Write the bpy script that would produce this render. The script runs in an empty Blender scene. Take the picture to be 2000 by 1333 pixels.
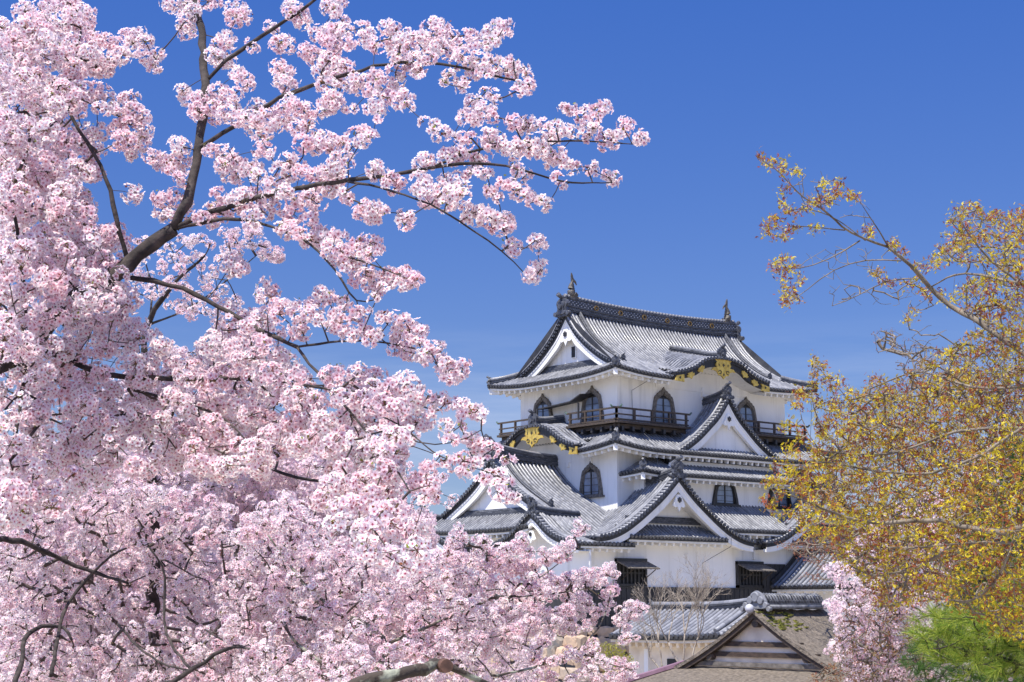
import bpy, math, random
import numpy as np
from mathutils import Matrix, Vector
R=math.radians
random.seed(7); RNG=np.random.default_rng(7)
SC=bpy.context.scene
COL=SC.collection

# ---------------------------------------------------------------- camera
# world axes: +X runs along the castle's long face, +Y along its short face, origin = near corner of its middle storey
F=3160.0; PX,PY,HOR=1000.0,666.5,1186.0          # focal length in pixels of the 2000 px wide photograph
PITCH=math.atan((HOR-PY)/F); AX=R(51.1437)
FH=np.array([math.cos(AX),math.sin(AX),0.0]); RT=np.array([math.sin(AX),-math.cos(AX),0.0]); ZU=np.array([0,0,1.0])
FW=FH*math.cos(PITCH)+ZU*math.sin(PITCH); UP=np.cross(RT,FW)
CAM=np.array([-67.7948,-73.7974,6.0])
cd=bpy.data.cameras.new('camera'); cam=bpy.data.objects.new('camera',cd); COL.objects.link(cam)
cd.sensor_width=36; cd.lens=F/2000*36; cd.clip_start=0.1; cd.clip_end=5000
M=Matrix(((RT[0],UP[0],-FW[0],CAM[0]),(RT[1],UP[1],-FW[1],CAM[1]),(RT[2],UP[2],-FW[2],CAM[2]),(0,0,0,1)))
cam.matrix_world=M; SC.camera=cam
def at(px,py,d):                                   # a point at depth d metres
    return CAM+(FW*F+RT*(px-PX)-UP*(py-PY))*(d/F)
# ---------------------------------------------------------------- light
SUN=np.array([-1.0,-0.22,2.2]); SUN/=np.linalg.norm(SUN)
EL=math.asin(SUN[2]); AZ=math.atan2(SUN[0],SUN[1])
w=bpy.data.worlds.new('World'); SC.world=w; w.use_nodes=True
nt=w.node_tree; bg=nt.nodes['Background']
sky=nt.nodes.new('ShaderNodeTexSky'); sky.sky_type='NISHITA'; sky.sun_disc=False
sky.sun_elevation=EL; sky.sun_rotation=AZ; sky.altitude=100; sky.air_density=1.0; sky.dust_density=0.1; sky.ozone_density=4.5
tc=nt.nodes.new('ShaderNodeTexCoord'); mp=nt.nodes.new('ShaderNodeMapping'); mp.inputs['Scale'].default_value=(1,1,9)
nz=nt.nodes.new('ShaderNodeTexNoise'); nz.inputs['Scale'].default_value=4.5; nz.inputs['Detail'].default_value=6; nz.inputs['Roughness'].default_value=.6
rp=nt.nodes.new('ShaderNodeValToRGB'); rp.color_ramp.elements[0].position=.42; rp.color_ramp.elements[1].position=.66
sx=nt.nodes.new('ShaderNodeSeparateXYZ'); mr=nt.nodes.new('ShaderNodeMapRange')
mr.inputs['From Min'].default_value=.175; mr.inputs['From Max'].default_value=.08; mr.inputs['To Min'].default_value=0; mr.inputs['To Max'].default_value=.55
mu=nt.nodes.new('ShaderNodeMath'); mu.operation='MULTIPLY'
mx=nt.nodes.new('ShaderNodeMix'); mx.data_type='RGBA'; mx.inputs['B'].default_value=(4.0,4.5,5.7,1)
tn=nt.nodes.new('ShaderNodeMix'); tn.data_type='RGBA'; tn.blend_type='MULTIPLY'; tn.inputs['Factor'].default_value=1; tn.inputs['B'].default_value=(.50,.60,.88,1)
L=nt.links.new
L(tc.outputs['Generated'],mp.inputs['Vector']); L(mp.outputs[0],nz.inputs['Vector']); L(nz.outputs[0],rp.inputs[0])
L(tc.outputs['Generated'],sx.inputs[0]); L(sx.outputs['Z'],mr.inputs['Value']); L(rp.outputs[0],mu.inputs[0]); L(mr.outputs[0],mu.inputs[1])
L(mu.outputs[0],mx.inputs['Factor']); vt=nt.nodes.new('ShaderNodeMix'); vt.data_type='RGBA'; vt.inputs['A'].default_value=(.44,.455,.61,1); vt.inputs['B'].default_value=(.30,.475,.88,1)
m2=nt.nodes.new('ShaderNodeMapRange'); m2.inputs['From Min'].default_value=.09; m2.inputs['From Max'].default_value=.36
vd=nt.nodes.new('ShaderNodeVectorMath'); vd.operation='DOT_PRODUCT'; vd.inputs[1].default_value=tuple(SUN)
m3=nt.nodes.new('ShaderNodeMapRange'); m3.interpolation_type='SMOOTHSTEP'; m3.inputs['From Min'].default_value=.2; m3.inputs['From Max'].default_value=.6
at_=nt.nodes.new('ShaderNodeMix'); at_.data_type='RGBA'; at_.inputs['B'].default_value=(1.05,1.08,1.5,1)   # sky brightened and blued towards the sun, added to lift the shaded walls
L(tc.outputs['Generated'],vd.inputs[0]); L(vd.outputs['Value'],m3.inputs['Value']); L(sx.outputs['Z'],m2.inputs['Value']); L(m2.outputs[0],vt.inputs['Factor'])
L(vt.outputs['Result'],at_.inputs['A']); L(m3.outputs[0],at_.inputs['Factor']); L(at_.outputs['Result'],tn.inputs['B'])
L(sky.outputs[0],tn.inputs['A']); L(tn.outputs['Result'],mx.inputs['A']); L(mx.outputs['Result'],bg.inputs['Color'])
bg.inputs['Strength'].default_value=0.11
sl=bpy.data.lights.new('sun','SUN'); sl.energy=5.0; sl.angle=R(.5); sl.color=(1,.95,.85)
so=bpy.data.objects.new('sun',sl); COL.objects.link(so); so.rotation_euler=Vector(SUN).to_track_quat('Z','Y').to_euler()
SC.view_settings.view_transform='Standard'; SC.view_settings.look='None'; SC.view_settings.exposure=0.58; SC.view_settings.gamma=1
SC.cycles.max_bounces=8; SC.cycles.diffuse_bounces=5; SC.cycles.glossy_bounces=2; SC.cycles.transparent_max_bounces=4; SC.cycles.transmission_bounces=2

# ---------------------------------------------------------------- materials
def mat(name,col,rough=.8,col2=None,scale=3,detail=4,bump=0,bscale=None,metal=0,spec=None,lo=.35,hi=.65,stretch=None,trans=0,attr=None,bdist=.02):
    m=bpy.data.materials.new(name); m.use_nodes=True; n=m.node_tree; b=n.nodes['Principled BSDF']
    b.inputs['Roughness'].default_value=rough; b.inputs['Metallic'].default_value=metal
    if spec is not None: b.inputs['Specular IOR Level'].default_value=spec
    b.inputs['Base Color'].default_value=(*col,1)
    t=n.nodes.new('ShaderNodeTexCoord'); mpn=n.nodes.new('ShaderNodeMapping'); n.links.new(t.outputs['Object'],mpn.inputs[0])
    if stretch: mpn.inputs['Scale'].default_value=stretch
    src=None
    if col2:
        z=n.nodes.new('ShaderNodeTexNoise'); z.inputs['Scale'].default_value=scale; z.inputs['Detail'].default_value=detail
        r=n.nodes.new('ShaderNodeValToRGB'); r.color_ramp.elements[0].position=lo; r.color_ramp.elements[1].position=hi
        r.color_ramp.elements[0].color=(*col,1); r.color_ramp.elements[1].color=(*col2,1)
        n.links.new(mpn.outputs[0],z.inputs['Vector']); n.links.new(z.outputs[0],r.inputs[0]); src=r.outputs[0]
    if attr:
        a=n.nodes.new('ShaderNodeAttribute'); a.attribute_name=attr; src=a.outputs['Color']
    if src: n.links.new(src,b.inputs['Base Color'])
    if bump:
        z2=n.nodes.new('ShaderNodeTexNoise'); z2.inputs['Scale'].default_value=bscale or scale*4; z2.inputs['Detail'].default_value=5
        bp=n.nodes.new('ShaderNodeBump'); bp.inputs['Strength'].default_value=bump; bp.inputs['Distance'].default_value=bdist
        n.links.new(mpn.outputs[0],z2.inputs['Vector']); n.links.new(z2.outputs[0],bp.inputs['Height']); n.links.new(bp.outputs[0],b.inputs['Normal'])
    if trans:
        tr=n.nodes.new('ShaderNodeBsdfTranslucent'); ms=n.nodes.new('ShaderNodeMixShader'); ms.inputs[0].default_value=trans
        if src: n.links.new(src,tr.inputs['Color'])
        else: tr.inputs['Color'].default_value=(*col,1)
        o=n.nodes['Material Output']; n.links.new(b.outputs[0],ms.inputs[1]); n.links.new(tr.outputs[0],ms.inputs[2]); n.links.new(ms.outputs[0],o.inputs['Surface'])
    return m
def tile_mat(name,c1,c2,rough,joint=.30,dark=.30):
    m=bpy.data.materials.new(name); m.use_nodes=True; n=m.node_tree; b=n.nodes['Principled BSDF']; l=n.links.new
    uv=n.nodes.new('ShaderNodeUVMap'); sp=n.nodes.new('ShaderNodeSeparateXYZ'); l(uv.outputs[0],sp.inputs[0])
    def ma(op,a,bv):
        q=n.nodes.new('ShaderNodeMath'); q.operation=op
        for i,x in enumerate((a,bv)):
            if x is None: continue
            if isinstance(x,(int,float)): q.inputs[i].default_value=x
            else: l(x,q.inputs[i])
        return q.outputs[0]
    v=ma('DIVIDE',sp.outputs['Y'],joint); fr=ma('FRACT',v,None); jn=ma('LESS_THAN',fr,.10)
    cb=n.nodes.new('ShaderNodeCombineXYZ'); l(ma('FLOOR',v,None),cb.inputs[0]); l(ma('FLOOR',ma('DIVIDE',sp.outputs['X'],.3),None),cb.inputs[1])
    wn=n.nodes.new('ShaderNodeTexWhiteNoise'); wn.noise_dimensions='2D'; l(cb.outputs[0],wn.inputs['Vector'])
    tc=n.nodes.new('ShaderNodeTexCoord'); z=n.nodes.new('ShaderNodeTexNoise'); z.inputs['Scale'].default_value=.9; z.inputs['Detail'].default_value=6; l(tc.outputs['Object'],z.inputs['Vector'])
    f=ma('ADD',ma('MULTIPLY',wn.outputs[0],.5),ma('MULTIPLY',z.outputs[0],.6))
    mxx=n.nodes.new('ShaderNodeMix'); mxx.data_type='RGBA'; mxx.inputs['A'].default_value=(*c1,1); mxx.inputs['B'].default_value=(*c2,1); l(f,mxx.inputs['Factor'])
    rw=n.nodes.new('ShaderNodeTexWhiteNoise'); rw.noise_dimensions='1D'; l(ma('FLOOR',ma('DIVIDE',sp.outputs['X'],.3),None),rw.inputs['W']); f2=ma('ADD',f,ma('MULTIPLY',rw.outputs[0],.35)); l(ma('SUBTRACT',f2,.12),mxx.inputs['Factor'])
    z3=n.nodes.new('ShaderNodeTexNoise'); z3.inputs['Scale'].default_value=3; z3.inputs['Detail'].default_value=8; l(tc.outputs['Object'],z3.inputs['Vector'])
    st=n.nodes.new('ShaderNodeMapRange'); st.inputs['From Min'].default_value=.62; st.inputs['From Max'].default_value=.75; st.inputs['To Max'].default_value=.5; l(z3.outputs[0],st.inputs[0])
    m3=n.nodes.new('ShaderNodeMix'); m3.data_type='RGBA'; m3.inputs['B'].default_value=(.16,.14,.10,1); l(mxx.outputs['Result'],m3.inputs['A']); l(st.outputs[0],m3.inputs['Factor'])
    m2=n.nodes.new('ShaderNodeMix'); m2.data_type='RGBA'; m2.inputs['B'].default_value=(.05,.05,.06,1); l(m3.outputs['Result'],m2.inputs['A']); l(ma('MULTIPLY',jn,dark),m2.inputs['Factor'])
    l(m2.outputs['Result'],b.inputs['Base Color']); b.inputs['Roughness'].default_value=rough
    l(ma('ADD',ma('MULTIPLY',wn.outputs[0],.2),rough-.1),b.inputs['Roughness'])
    bp=n.nodes.new('ShaderNodeBump'); bp.inputs['Strength'].default_value=.25; bp.inputs['Distance'].default_value=.012; l(ma('ADD',ma('MULTIPLY',jn,-.6),z3.outputs[0]),bp.inputs['Height']); l(bp.outputs[0],b.inputs['Normal'])
    return m
def ridge_mat(name):
    m=bpy.data.materials.new(name); m.use_nodes=True; n=m.node_tree; b=n.nodes['Principled BSDF']; l=n.links.new
    uv=n.nodes.new('ShaderNodeUVMap'); br=n.nodes.new('ShaderNodeTexBrick'); br.inputs['Scale'].default_value=1
    br.inputs['Brick Width'].default_value=.24; br.inputs['Row Height'].default_value=.1; br.inputs['Mortar Size'].default_value=.012
    br.inputs['Color1'].default_value=(.045,.048,.058,1); br.inputs['Color2'].default_value=(.13,.135,.155,1); br.inputs['Mortar'].default_value=(.015,.015,.02,1)
    l(uv.outputs[0],br.inputs['Vector']); l(br.outputs[0],b.inputs['Base Color']); b.inputs['Roughness'].default_value=.5
    bp=n.nodes.new('ShaderNodeBump'); bp.inputs['Strength'].default_value=.6; bp.inputs['Distance'].default_value=.03; l(br.outputs[0],bp.inputs['Height']); l(bp.outputs[0],b.inputs['Normal'])
    return m
def stone_mat(name):
    m=bpy.data.materials.new(name); m.use_nodes=True; n=m.node_tree; b=n.nodes['Principled BSDF']; l=n.links.new
    tc=n.nodes.new('ShaderNodeTexCoord'); z=n.nodes.new('ShaderNodeTexNoise'); z.inputs['Scale'].default_value=2.5; z.inputs['Detail'].default_value=8; l(tc.outputs['Object'],z.inputs['Vector'])
    r=n.nodes.new('ShaderNodeValToRGB'); r.color_ramp.elements[0].color=(.17,.15,.13,1); r.color_ramp.elements[1].color=(.52,.38,.26,1); r.color_ramp.elements[0].position=.35; r.color_ramp.elements[1].position=.62
    a=n.nodes.new('ShaderNodeAttribute'); a.attribute_name='Col'; mm=n.nodes.new('ShaderNodeMix'); mm.data_type='RGBA'; mm.inputs['Factor'].default_value=.55
    l(z.outputs[0],r.inputs[0]); l(r.outputs[0],mm.inputs['A']); l(a.outputs['Color'],mm.inputs['B']); l(mm.outputs['Result'],b.inputs['Base Color'])
    b.inputs['Roughness'].default_value=.9
    bp=n.nodes.new('ShaderNodeBump'); bp.inputs['Strength'].default_value=.7; bp.inputs['Distance'].default_value=.08; l(z.outputs[0],bp.inputs['Height']); l(bp.outputs[0],b.inputs['Normal'])
    return m
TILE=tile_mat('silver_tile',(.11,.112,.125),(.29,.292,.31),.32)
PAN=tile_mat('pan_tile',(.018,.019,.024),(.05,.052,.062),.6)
ENDT=mat('tile_end',(.03,.032,.04),.38,(.11,.115,.135),6,lo=.3,hi=.7)
RIDGE=ridge_mat('ridge_tile')
ONI=mat('ornament_tile',(.028,.03,.038),.42,(.10,.105,.125),7,bump=.6,bscale=14,bdist=.05)
PLAS=mat('white_plaster',(.84,.825,.80),.85,(.70,.69,.66),.7,8,bump=.1,bscale=9,lo=.45,hi=.78,stretch=(1,1,.45))
def streaks(m,amt=.55,sc=2.6):
    n=m.node_tree; b=n.nodes['Principled BSDF']; src=b.inputs['Base Color'].links[0].from_socket
    t=n.nodes.new('ShaderNodeTexCoord'); mp_=n.nodes.new('ShaderNodeMapping'); mp_.inputs['Scale'].default_value=(sc,sc,.16); z=n.nodes.new('ShaderNodeTexNoise'); z.inputs['Scale'].default_value=1; z.inputs['Detail'].default_value=7
    r=n.nodes.new('ShaderNodeMapRange'); r.inputs['From Min'].default_value=.53; r.inputs['From Max'].default_value=.80; r.inputs['To Max'].default_value=amt
    x=n.nodes.new('ShaderNodeMix'); x.data_type='RGBA'; x.inputs['B'].default_value=(.46,.45,.43,1)
    n.links.new(t.outputs['Object'],mp_.inputs[0]); n.links.new(mp_.outputs[0],z.inputs['Vector']); n.links.new(z.outputs[0],r.inputs[0]); n.links.new(r.outputs[0],x.inputs['Factor']); n.links.new(src,x.inputs['A']); n.links.new(x.outputs['Result'],b.inputs['Base Color'])
streaks(PLAS)
CREAM=mat('cream_plaster',(.80,.70,.57),.9,(.56,.47,.37),1.4,8,bump=.25,bscale=10,lo=.45,hi=.75)
BLACK=mat('black_lacquer_wood',(.012,.012,.014),.45,(.035,.032,.03),5,stretch=(1,1,.2))
DARKB=mat('charred_boards',(.018,.018,.022),.6,(.05,.047,.045),4,bump=.4,stretch=(6,6,.6))
FRAME=mat('weathered_frame_wood',(.085,.075,.065),.8,(.20,.175,.15),6,bump=.4)
WOOD=mat('weathered_wood',(.035,.027,.022),.8,(.095,.068,.05),5,bump=.4,stretch=(1,1,4))
DWOOD=mat('dark_brown_wood',(.028,.018,.013),.75,(.075,.05,.035),5,bump=.4,stretch=(1,1,4))
GOLD=mat('gilt_metal',(.84,.60,.14),.45,(.60,.39,.08),5,metal=.55,bump=.3,bscale=12)
GLASS=mat('window_glass',(.24,.29,.38),.12,(.13,.16,.22),1.2,spec=.9);  # pale blue base colour stands in for sky reflected in the panes
INSIDE=mat('dark_interior',(.01,.01,.012),.6)
VERD=mat('verdigris_copper',(.10,.17,.13),.7,(.05,.08,.07),8)
SHING=mat('cypress_shingle',(.085,.07,.055),.95,(.26,.215,.17),7,8,bump=1,bscale=16,stretch=(3.2,1,1),bdist=.06,lo=.3,hi=.7)
MOSS=mat('moss',(.13,.15,.02),.95,(.22,.2,.04),9)
CAPM=mat('purple_ridge_sheet',(.19,.10,.14),.55,(.27,.16,.2),3)
STONE=stone_mat('castle_stone')
BARK=mat('cherry_bark',(.018,.013,.012),.9,(.085,.066,.058),14,8,bump=.8,bscale=30,stretch=(1,1,1),lo=.4,hi=.75,bdist=.01)
BARKL=mat('lichen_bark',(.06,.045,.035),.9,(.30,.31,.24),7,8,bump=.8,bscale=24,lo=.5,hi=.62)
TWIG=mat('twig_bark',(.035,.024,.022),.8,(.08,.058,.05),20)
MBARK=mat('maple_bark',(.10,.08,.06),.85,(.27,.225,.17),8,8,bump=.4)
PALEB=mat('bare_bark',(.24,.19,.15),.85,(.42,.36,.29),8,8,bump=.4)
PETAL=mat('petals',(.9,.7,.78),.6,attr='Col',trans=.5,spec=.2)
LEAF=mat('young_leaves',(.3,.3,.05),.55,attr='Col',trans=.4,spec=.3)
GROUND=mat('pale_gravel',(.24,.21,.16),.95,(.42,.38,.31),.3,8,bump=.5)
FLESH=mat('cut_branch_wood',(.15,.075,.05),.8,(.07,.035,.025),12)

# ---------------------------------------------------------------- mesh collector
class MB:
    def __init__(s): s.v=[]; s.f=[]; s.n=0; s.uv=[]; s.c=[]
    def add(s,V,Fc,m=0,uv=None,col=None,smooth=False):
        V=np.asarray(V,dtype=np.float64).reshape(-1,3)
        if isinstance(Fc,np.ndarray): s.f.append((Fc+s.n,m,smooth))
        else:
            by={}
            for f in Fc: by.setdefault(len(f),[]).append(f)
            for k,q in by.items(): s.f.append((np.array(q,dtype=np.int64)+s.n,m,smooth))
        s.v.append(V); s.uv.append(np.zeros((len(V),2)) if uv is None else np.asarray(uv,float).reshape(-1,2))
        s.c.append(np.ones((len(V),4)) if col is None else np.asarray(col,float).reshape(-1,4)); s.n+=len(V)
    def box(s,c,ax,ay,az,hx,hy,hz,m=0):            # centre, three unit axes, half sizes
        c=np.asarray(c,float); V=[c+i*hx*np.asarray(ax)+j*hy*np.asarray(ay)+k*hz*np.asarray(az) for i in(-1,1) for j in(-1,1) for k in(-1,1)]
        s.add(V,[(0,1,3,2),(4,6,7,5),(0,4,5,1),(2,3,7,6),(0,2,6,4),(1,5,7,3)],m)
    def abox(s,x0,x1,y0,y1,z0,z1,m=0):
        s.box(((x0+x1)/2,(y0+y1)/2,(z0+z1)/2),(1,0,0),(0,1,0),(0,0,1),abs(x1-x0)/2,abs(y1-y0)/2,abs(z1-z0)/2,m)
    def tube(s,P,r,k=6,m=0,cap=True,uvu=0,half=False,up=None,smooth=True):
        P=np.asarray(P,float); n=len(P); r=np.broadcast_to(np.asarray(r,float),(n,))
        T=np.gradient(P,axis=0); T/=np.linalg.norm(T,axis=1,keepdims=True)+1e-9
        ref=np.array(up if up is not None else ((0,0,1) if abs(T[:,2]).mean()<.9 else (1,0,0)),float)
        S=np.cross(T,ref); S/=np.linalg.norm(S,axis=1,keepdims=True)+1e-9; U=np.cross(S,T)
        kk=k+1 if half else k
        a=np.linspace(-.12*math.pi,1.12*math.pi,kk) if half else np.arange(k)*2*math.pi/k
        V=P[:,None]+r[:,None,None]*(np.cos(a)[None,:,None]*S[:,None]+np.sin(a)[None,:,None]*U[:,None])
        d=np.concatenate(([0],np.cumsum(np.linalg.norm(np.diff(P,axis=0),axis=1))))
        uv=np.stack([np.full((n,kk),uvu),np.repeat(d[:,None],kk,1)],-1)
        i=np.arange(n-1)[:,None]; j=np.arange(kk-1 if half else kk)[None,:]; j2=(j+1)%kk
        q=np.stack([i*kk+j,i*kk+j2,(i+1)*kk+j2,(i+1)*kk+j],-1).reshape(-1,4)
        s.add(V.reshape(-1,3),q,m,uv.reshape(-1,2),smooth=smooth)
        if cap and not half:
            b=s.n-n*kk
            s.f.append((np.array([[b+x for x in range(k)][::-1]]),m,False)); s.f.append((np.array([[b+(n-1)*kk+x for x in range(k)]]),m,False))
    def sweep(s,P,prof,m=0,side=None,caps=True,uvs=True):   # prof: (side,up) pairs swept along P
        P=np.asarray(P,float); n=len(P); T=np.gradient(P,axis=0); T/=np.linalg.norm(T,axis=1,keepdims=True)+1e-9
        if side is None: S=np.cross(T,(0,0,1)); S/=np.linalg.norm(S,axis=1,keepdims=True)+1e-9
        else: S=np.tile(np.asarray(side,float),(n,1))
        U=np.cross(S,T); pr=np.asarray(prof,float); k=len(pr)
        V=P[:,None]+pr[None,:,0,None]*S[:,None]+pr[None,:,1,None]*U[:,None]
        d=np.concatenate(([0],np.cumsum(np.linalg.norm(np.diff(P,axis=0),axis=1))))
        pd=np.concatenate(([0],np.cumsum(np.linalg.norm(np.diff(pr,axis=0),axis=1))))
        uv=np.stack([np.repeat(d[:,None],k,1),np.repeat(pd[None],n,0)],-1)
        i=np.arange(n-1)[:,None]; j=np.arange(k)[None,:]; j2=(j+1)%k
        q=np.stack([i*k+j,(i+1)*k+j,(i+1)*k+j2,i*k+j2],-1).reshape(-1,4); s.add(V.reshape(-1,3),q,m,uv.reshape(-1,2))
        if caps:
            b=s.n-n*k; s.f.append((np.array([[b+x for x in range(k)]]),m,False)); s.f.append((np.array([[b+(n-1)*k+x for x in range(k)][::-1]]),m,False))
    def plate(s,pts2,O,sx,sy,th,m=0):               # 2D outline extruded both ways along its normal by th/2
        O=np.asarray(O,float); sx=np.asarray(sx,float); sy=np.asarray(sy,float); nn=np.cross(sx,sy)
        A=np.array([O+p[0]*sx+p[1]*sy for p in pts2]); k=len(A)
        V=np.concatenate([A+nn*th/2,A-nn*th/2])
        s.add(V,[tuple(range(k)),tuple(range(2*k-1,k-1,-1))]+[(i,i+k,(i+1)%k+k,(i+1)%k) for i in range(k)],m)
    def ring(s,o1,o2,O,sx,sy,t0,t1,m=0):            # frame between two outlines of equal length, from t0 to t1 along the normal
        O=np.asarray(O,float); sx=np.asarray(sx,float); sy=np.asarray(sy,float); nn=np.cross(sx,sy); k=len(o1)
        g=lambda o,t:np.array([O+p[0]*sx+p[1]*sy+nn*t for p in o])
        V=np.concatenate([g(o1,t1),g(o2,t1),g(o1,t0),g(o2,t0)]); Q=[]
        for i in range(k):
            j=(i+1)%k; Q+=[(i,j,j+k,i+k),(i+2*k,j+2*k,j,i),(i+k,j+k,j+3*k,i+3*k)]
        s.add(V,Q,m)
    def surf(s,G,m=0,uv=None,smooth=False,flip=False):
        G=np.asarray(G,float); a,b=G.shape[:2]; i=np.arange(a-1)[:,None]; j=np.arange(b-1)[None,:]
        q=np.stack([i*b+j,(i+1)*b+j,(i+1)*b+j+1,i*b+j+1],-1).reshape(-1,4)
        s.add(G.reshape(-1,3),q[:,::-1] if flip else q,m,uv,smooth=smooth)
    def build(s,name,mats,parent=None,props=None,color=False):
        if not s.v: return None
        me=bpy.data.meshes.new(name); V=np.concatenate(s.v); nv=len(V)
        me.vertices.add(nv); me.vertices.foreach_set('co',V.astype(np.float32).ravel())
        li=np.concatenate([f.ravel() for f,_,_ in s.f]); lt=np.concatenate([np.full(len(f),f.shape[1]) for f,_,_ in s.f])
        mi=np.concatenate([np.full(len(f),m) for f,m,_ in s.f]); sm=np.concatenate([np.full(len(f),x) for f,_,x in s.f])
        me.loops.add(len(li)); me.loops.foreach_set('vertex_index',li.astype(np.int32)); me.polygons.add(len(lt))
        me.polygons.foreach_set('loop_start',(np.cumsum(lt)-lt).astype(np.int32)); me.polygons.foreach_set('loop_total',lt.astype(np.int32))
        me.polygons.foreach_set('material_index',mi.astype(np.int32)); me.polygons.foreach_set('use_smooth',sm.astype(bool))
        if not color:
            uv=me.uv_layers.new(name='UVMap'); uv.data.foreach_set('uv',np.concatenate(s.uv)[li].astype(np.float32).ravel())
        else:
            ca=me.color_attributes.new('Col','FLOAT_COLOR','POINT'); ca.data.foreach_set('color',np.concatenate(s.c).astype(np.float32).ravel())
        for mm in (mats if isinstance(mats,(list,tuple)) else [mats]): me.materials.append(mm)
        me.update(calc_edges=True)
        o=bpy.data.objects.new(name,me); COL.objects.link(o); o.parent=parent
        for k,v in (props or {}).items(): o[k]=v
        return o
def thing(name,label,cat,loc=(0,0,0),group=None):
    o=bpy.data.objects.new(name,None); COL.objects.link(o); o.location=loc; o['label']=label; o['category']=cat
    if group: o['group']=group
    return o
def fix(root):                                      # children are built in world coordinates
    bpy.context.view_layer.update()
    inv=root.matrix_world.inverted()
    for c in root.children: c.matrix_parent_inverse=inv
V3=lambda *a:np.array(a,float)
def lerp_prof(pts,n=0):
    xs=np.array([p[0] for p in pts],float); zs=np.array([p[1] for p in pts],float)
    mm=np.gradient(zs,xs)
    def f(d):
        d=np.clip(np.asarray(d,float),xs[0],xs[-1]); i=np.clip(np.searchsorted(xs,d)-1,0,len(xs)-2); h=xs[i+1]-xs[i]; t=(d-xs[i])/h
        return (2*t**3-3*t**2+1)*zs[i]+(t**3-2*t**2+t)*h*mm[i]+(-2*t**3+3*t**2)*zs[i+1]+(t**3-t**2)*h*mm[i+1]
    return f

# ---------------------------------------------------------------- roof builders
SP=.3
def tiles(mt,O,a,n,u0,u1,Z,E1,sp=SP,r=.082,nt_=12,endr=.105,e0=0.0,eave=True):
    """rows of round tiles over a pan surface; O+u*a+e*n, height Z(u,e), e runs inwards from the eave"""
    O=np.asarray(O,float);a=np.asarray(a,float);n=np.asarray(n,float)
    N=max(1,int(round((u1-u0)/sp))); sp=(u1-u0)/N
    us=u0+np.arange(2*N+1)*sp/2
    es=np.array([max(E1(u),.0) for u in us])
    tt=np.linspace(0,1,nt_+1); G=np.zeros((len(us),nt_+1,3)); UV=np.zeros((len(us),nt_+1,2))
    for i,u in enumerate(us):
        e=e0+tt*max(es[i]-e0,0); P=O[None]+u*a[None]+e[:,None]*n[None]; z=Z(u,e)-(.07 if i%2==0 else 0.0)
        G[i]=P; G[i,:,2]=z; UV[i,:,0]=u; UV[i,:,1]=np.concatenate(([0],np.cumsum(np.hypot(np.diff(e),np.diff(z)))))
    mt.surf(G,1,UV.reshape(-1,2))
    for i in range(N):
        u=u0+(i+.5)*sp; E=E1(u)
        if E-e0<.12: continue
        e=np.linspace(e0-.06,E,nt_+1); P=O+u*a+e[:,None]*n; P[:,2]=Z(u,np.maximum(e,0))+.02
        mt.tube(P,r,6,0,cap=False,uvu=u+random.random()*.0,half=True)
        if eave:
            c=O+u*a+(e0-.09)*n; c[2]=Z(u,e0)+.005; c2=c+.14*n; c2[2]=Z(u,e0+.14)+.005
            mt.tube([c,c2],endr,8,2,smooth=False)
def eave_trim(md,mw,O,a,n,u0,u1,Z,depth,wall_z=None,raf=.56,inset=True,hipd=True):
    """dark tile edge, white fascia, white soffit and rafter ends"""
    us=np.linspace(u0,u1,25); f=lambda u,e,dz:np.append((O+u*a+e*n)[:2],Z(u,0)+dz)
    for (e0,e1,z0,z1,m,mb) in ((-.02,.12,-.15,-.02,0,md),(.07,.2,-.27,-.155,0,mw)):
        A=[[f(u+(0),e0,z1),f(u,e0,z0),f(u,e1,z0),f(u,e1,z1)] for u in us]
        mb.surf(A,m); 
    Lu=u1-u0
    A=[]
    for u in us:
        um=min(u-u0,u1-u) if hipd else 9
        ee=min(depth,max(um,.2)) if hipd else depth
        A.append([f(u,.1,-.26),f(u,ee,-.26+.22*ee)])
    mw.surf(A,0)
    N=int(Lu/raf)
    for i in range(N):
        u=u0+(i+.5)*Lu/N; um=min(u-u0,u1-u)
        if hipd and um<.5: continue
        d=min(depth,um) if hipd else depth
        c=f(u,.24,-.26+.22*.28-.17); c2=f(u,d,-.26+.22*d-.17); t=c2-c; ln=np.linalg.norm(t)
        if ln>.1: mw.box((c+c2)/2,t/ln,a,np.cross(t/ln,a),ln/2,.075,.1)
RPROF=lambda w,h:[(-w/2,0),(-w/2,h*.28),(-w/2-.03,h*.28),(-w/2-.03,h*.36),(-w/2+.02,h*.36),(-w/2+.02,h*.68),(-w/2-.02,h*.68),(-w/2-.02,h*.76),(-w/2+.04,h*.78),(-w/2+.04,h),(-.11,h),(-.1,h+.07),(0,h+.13),(.1,h+.07),(.11,h),
   (w/2-.04,h),(w/2-.04,h*.78),(w/2+.02,h*.76),(w/2+.02,h*.68),(w/2-.02,h*.68),(w/2-.02,h*.36),(w/2+.03,h*.36),(w/2+.03,h*.28),(w/2,h*.28),(w/2,0)]
def ridge(mb,P,w,h,m=0,mcap=1):
    P=np.asarray(P,float); mb.sweep(P,RPROF(w,h),m)
    Q=P.copy(); Q[:,2]+=h+.02; mb.tube(Q,.12,8,mcap)
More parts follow.
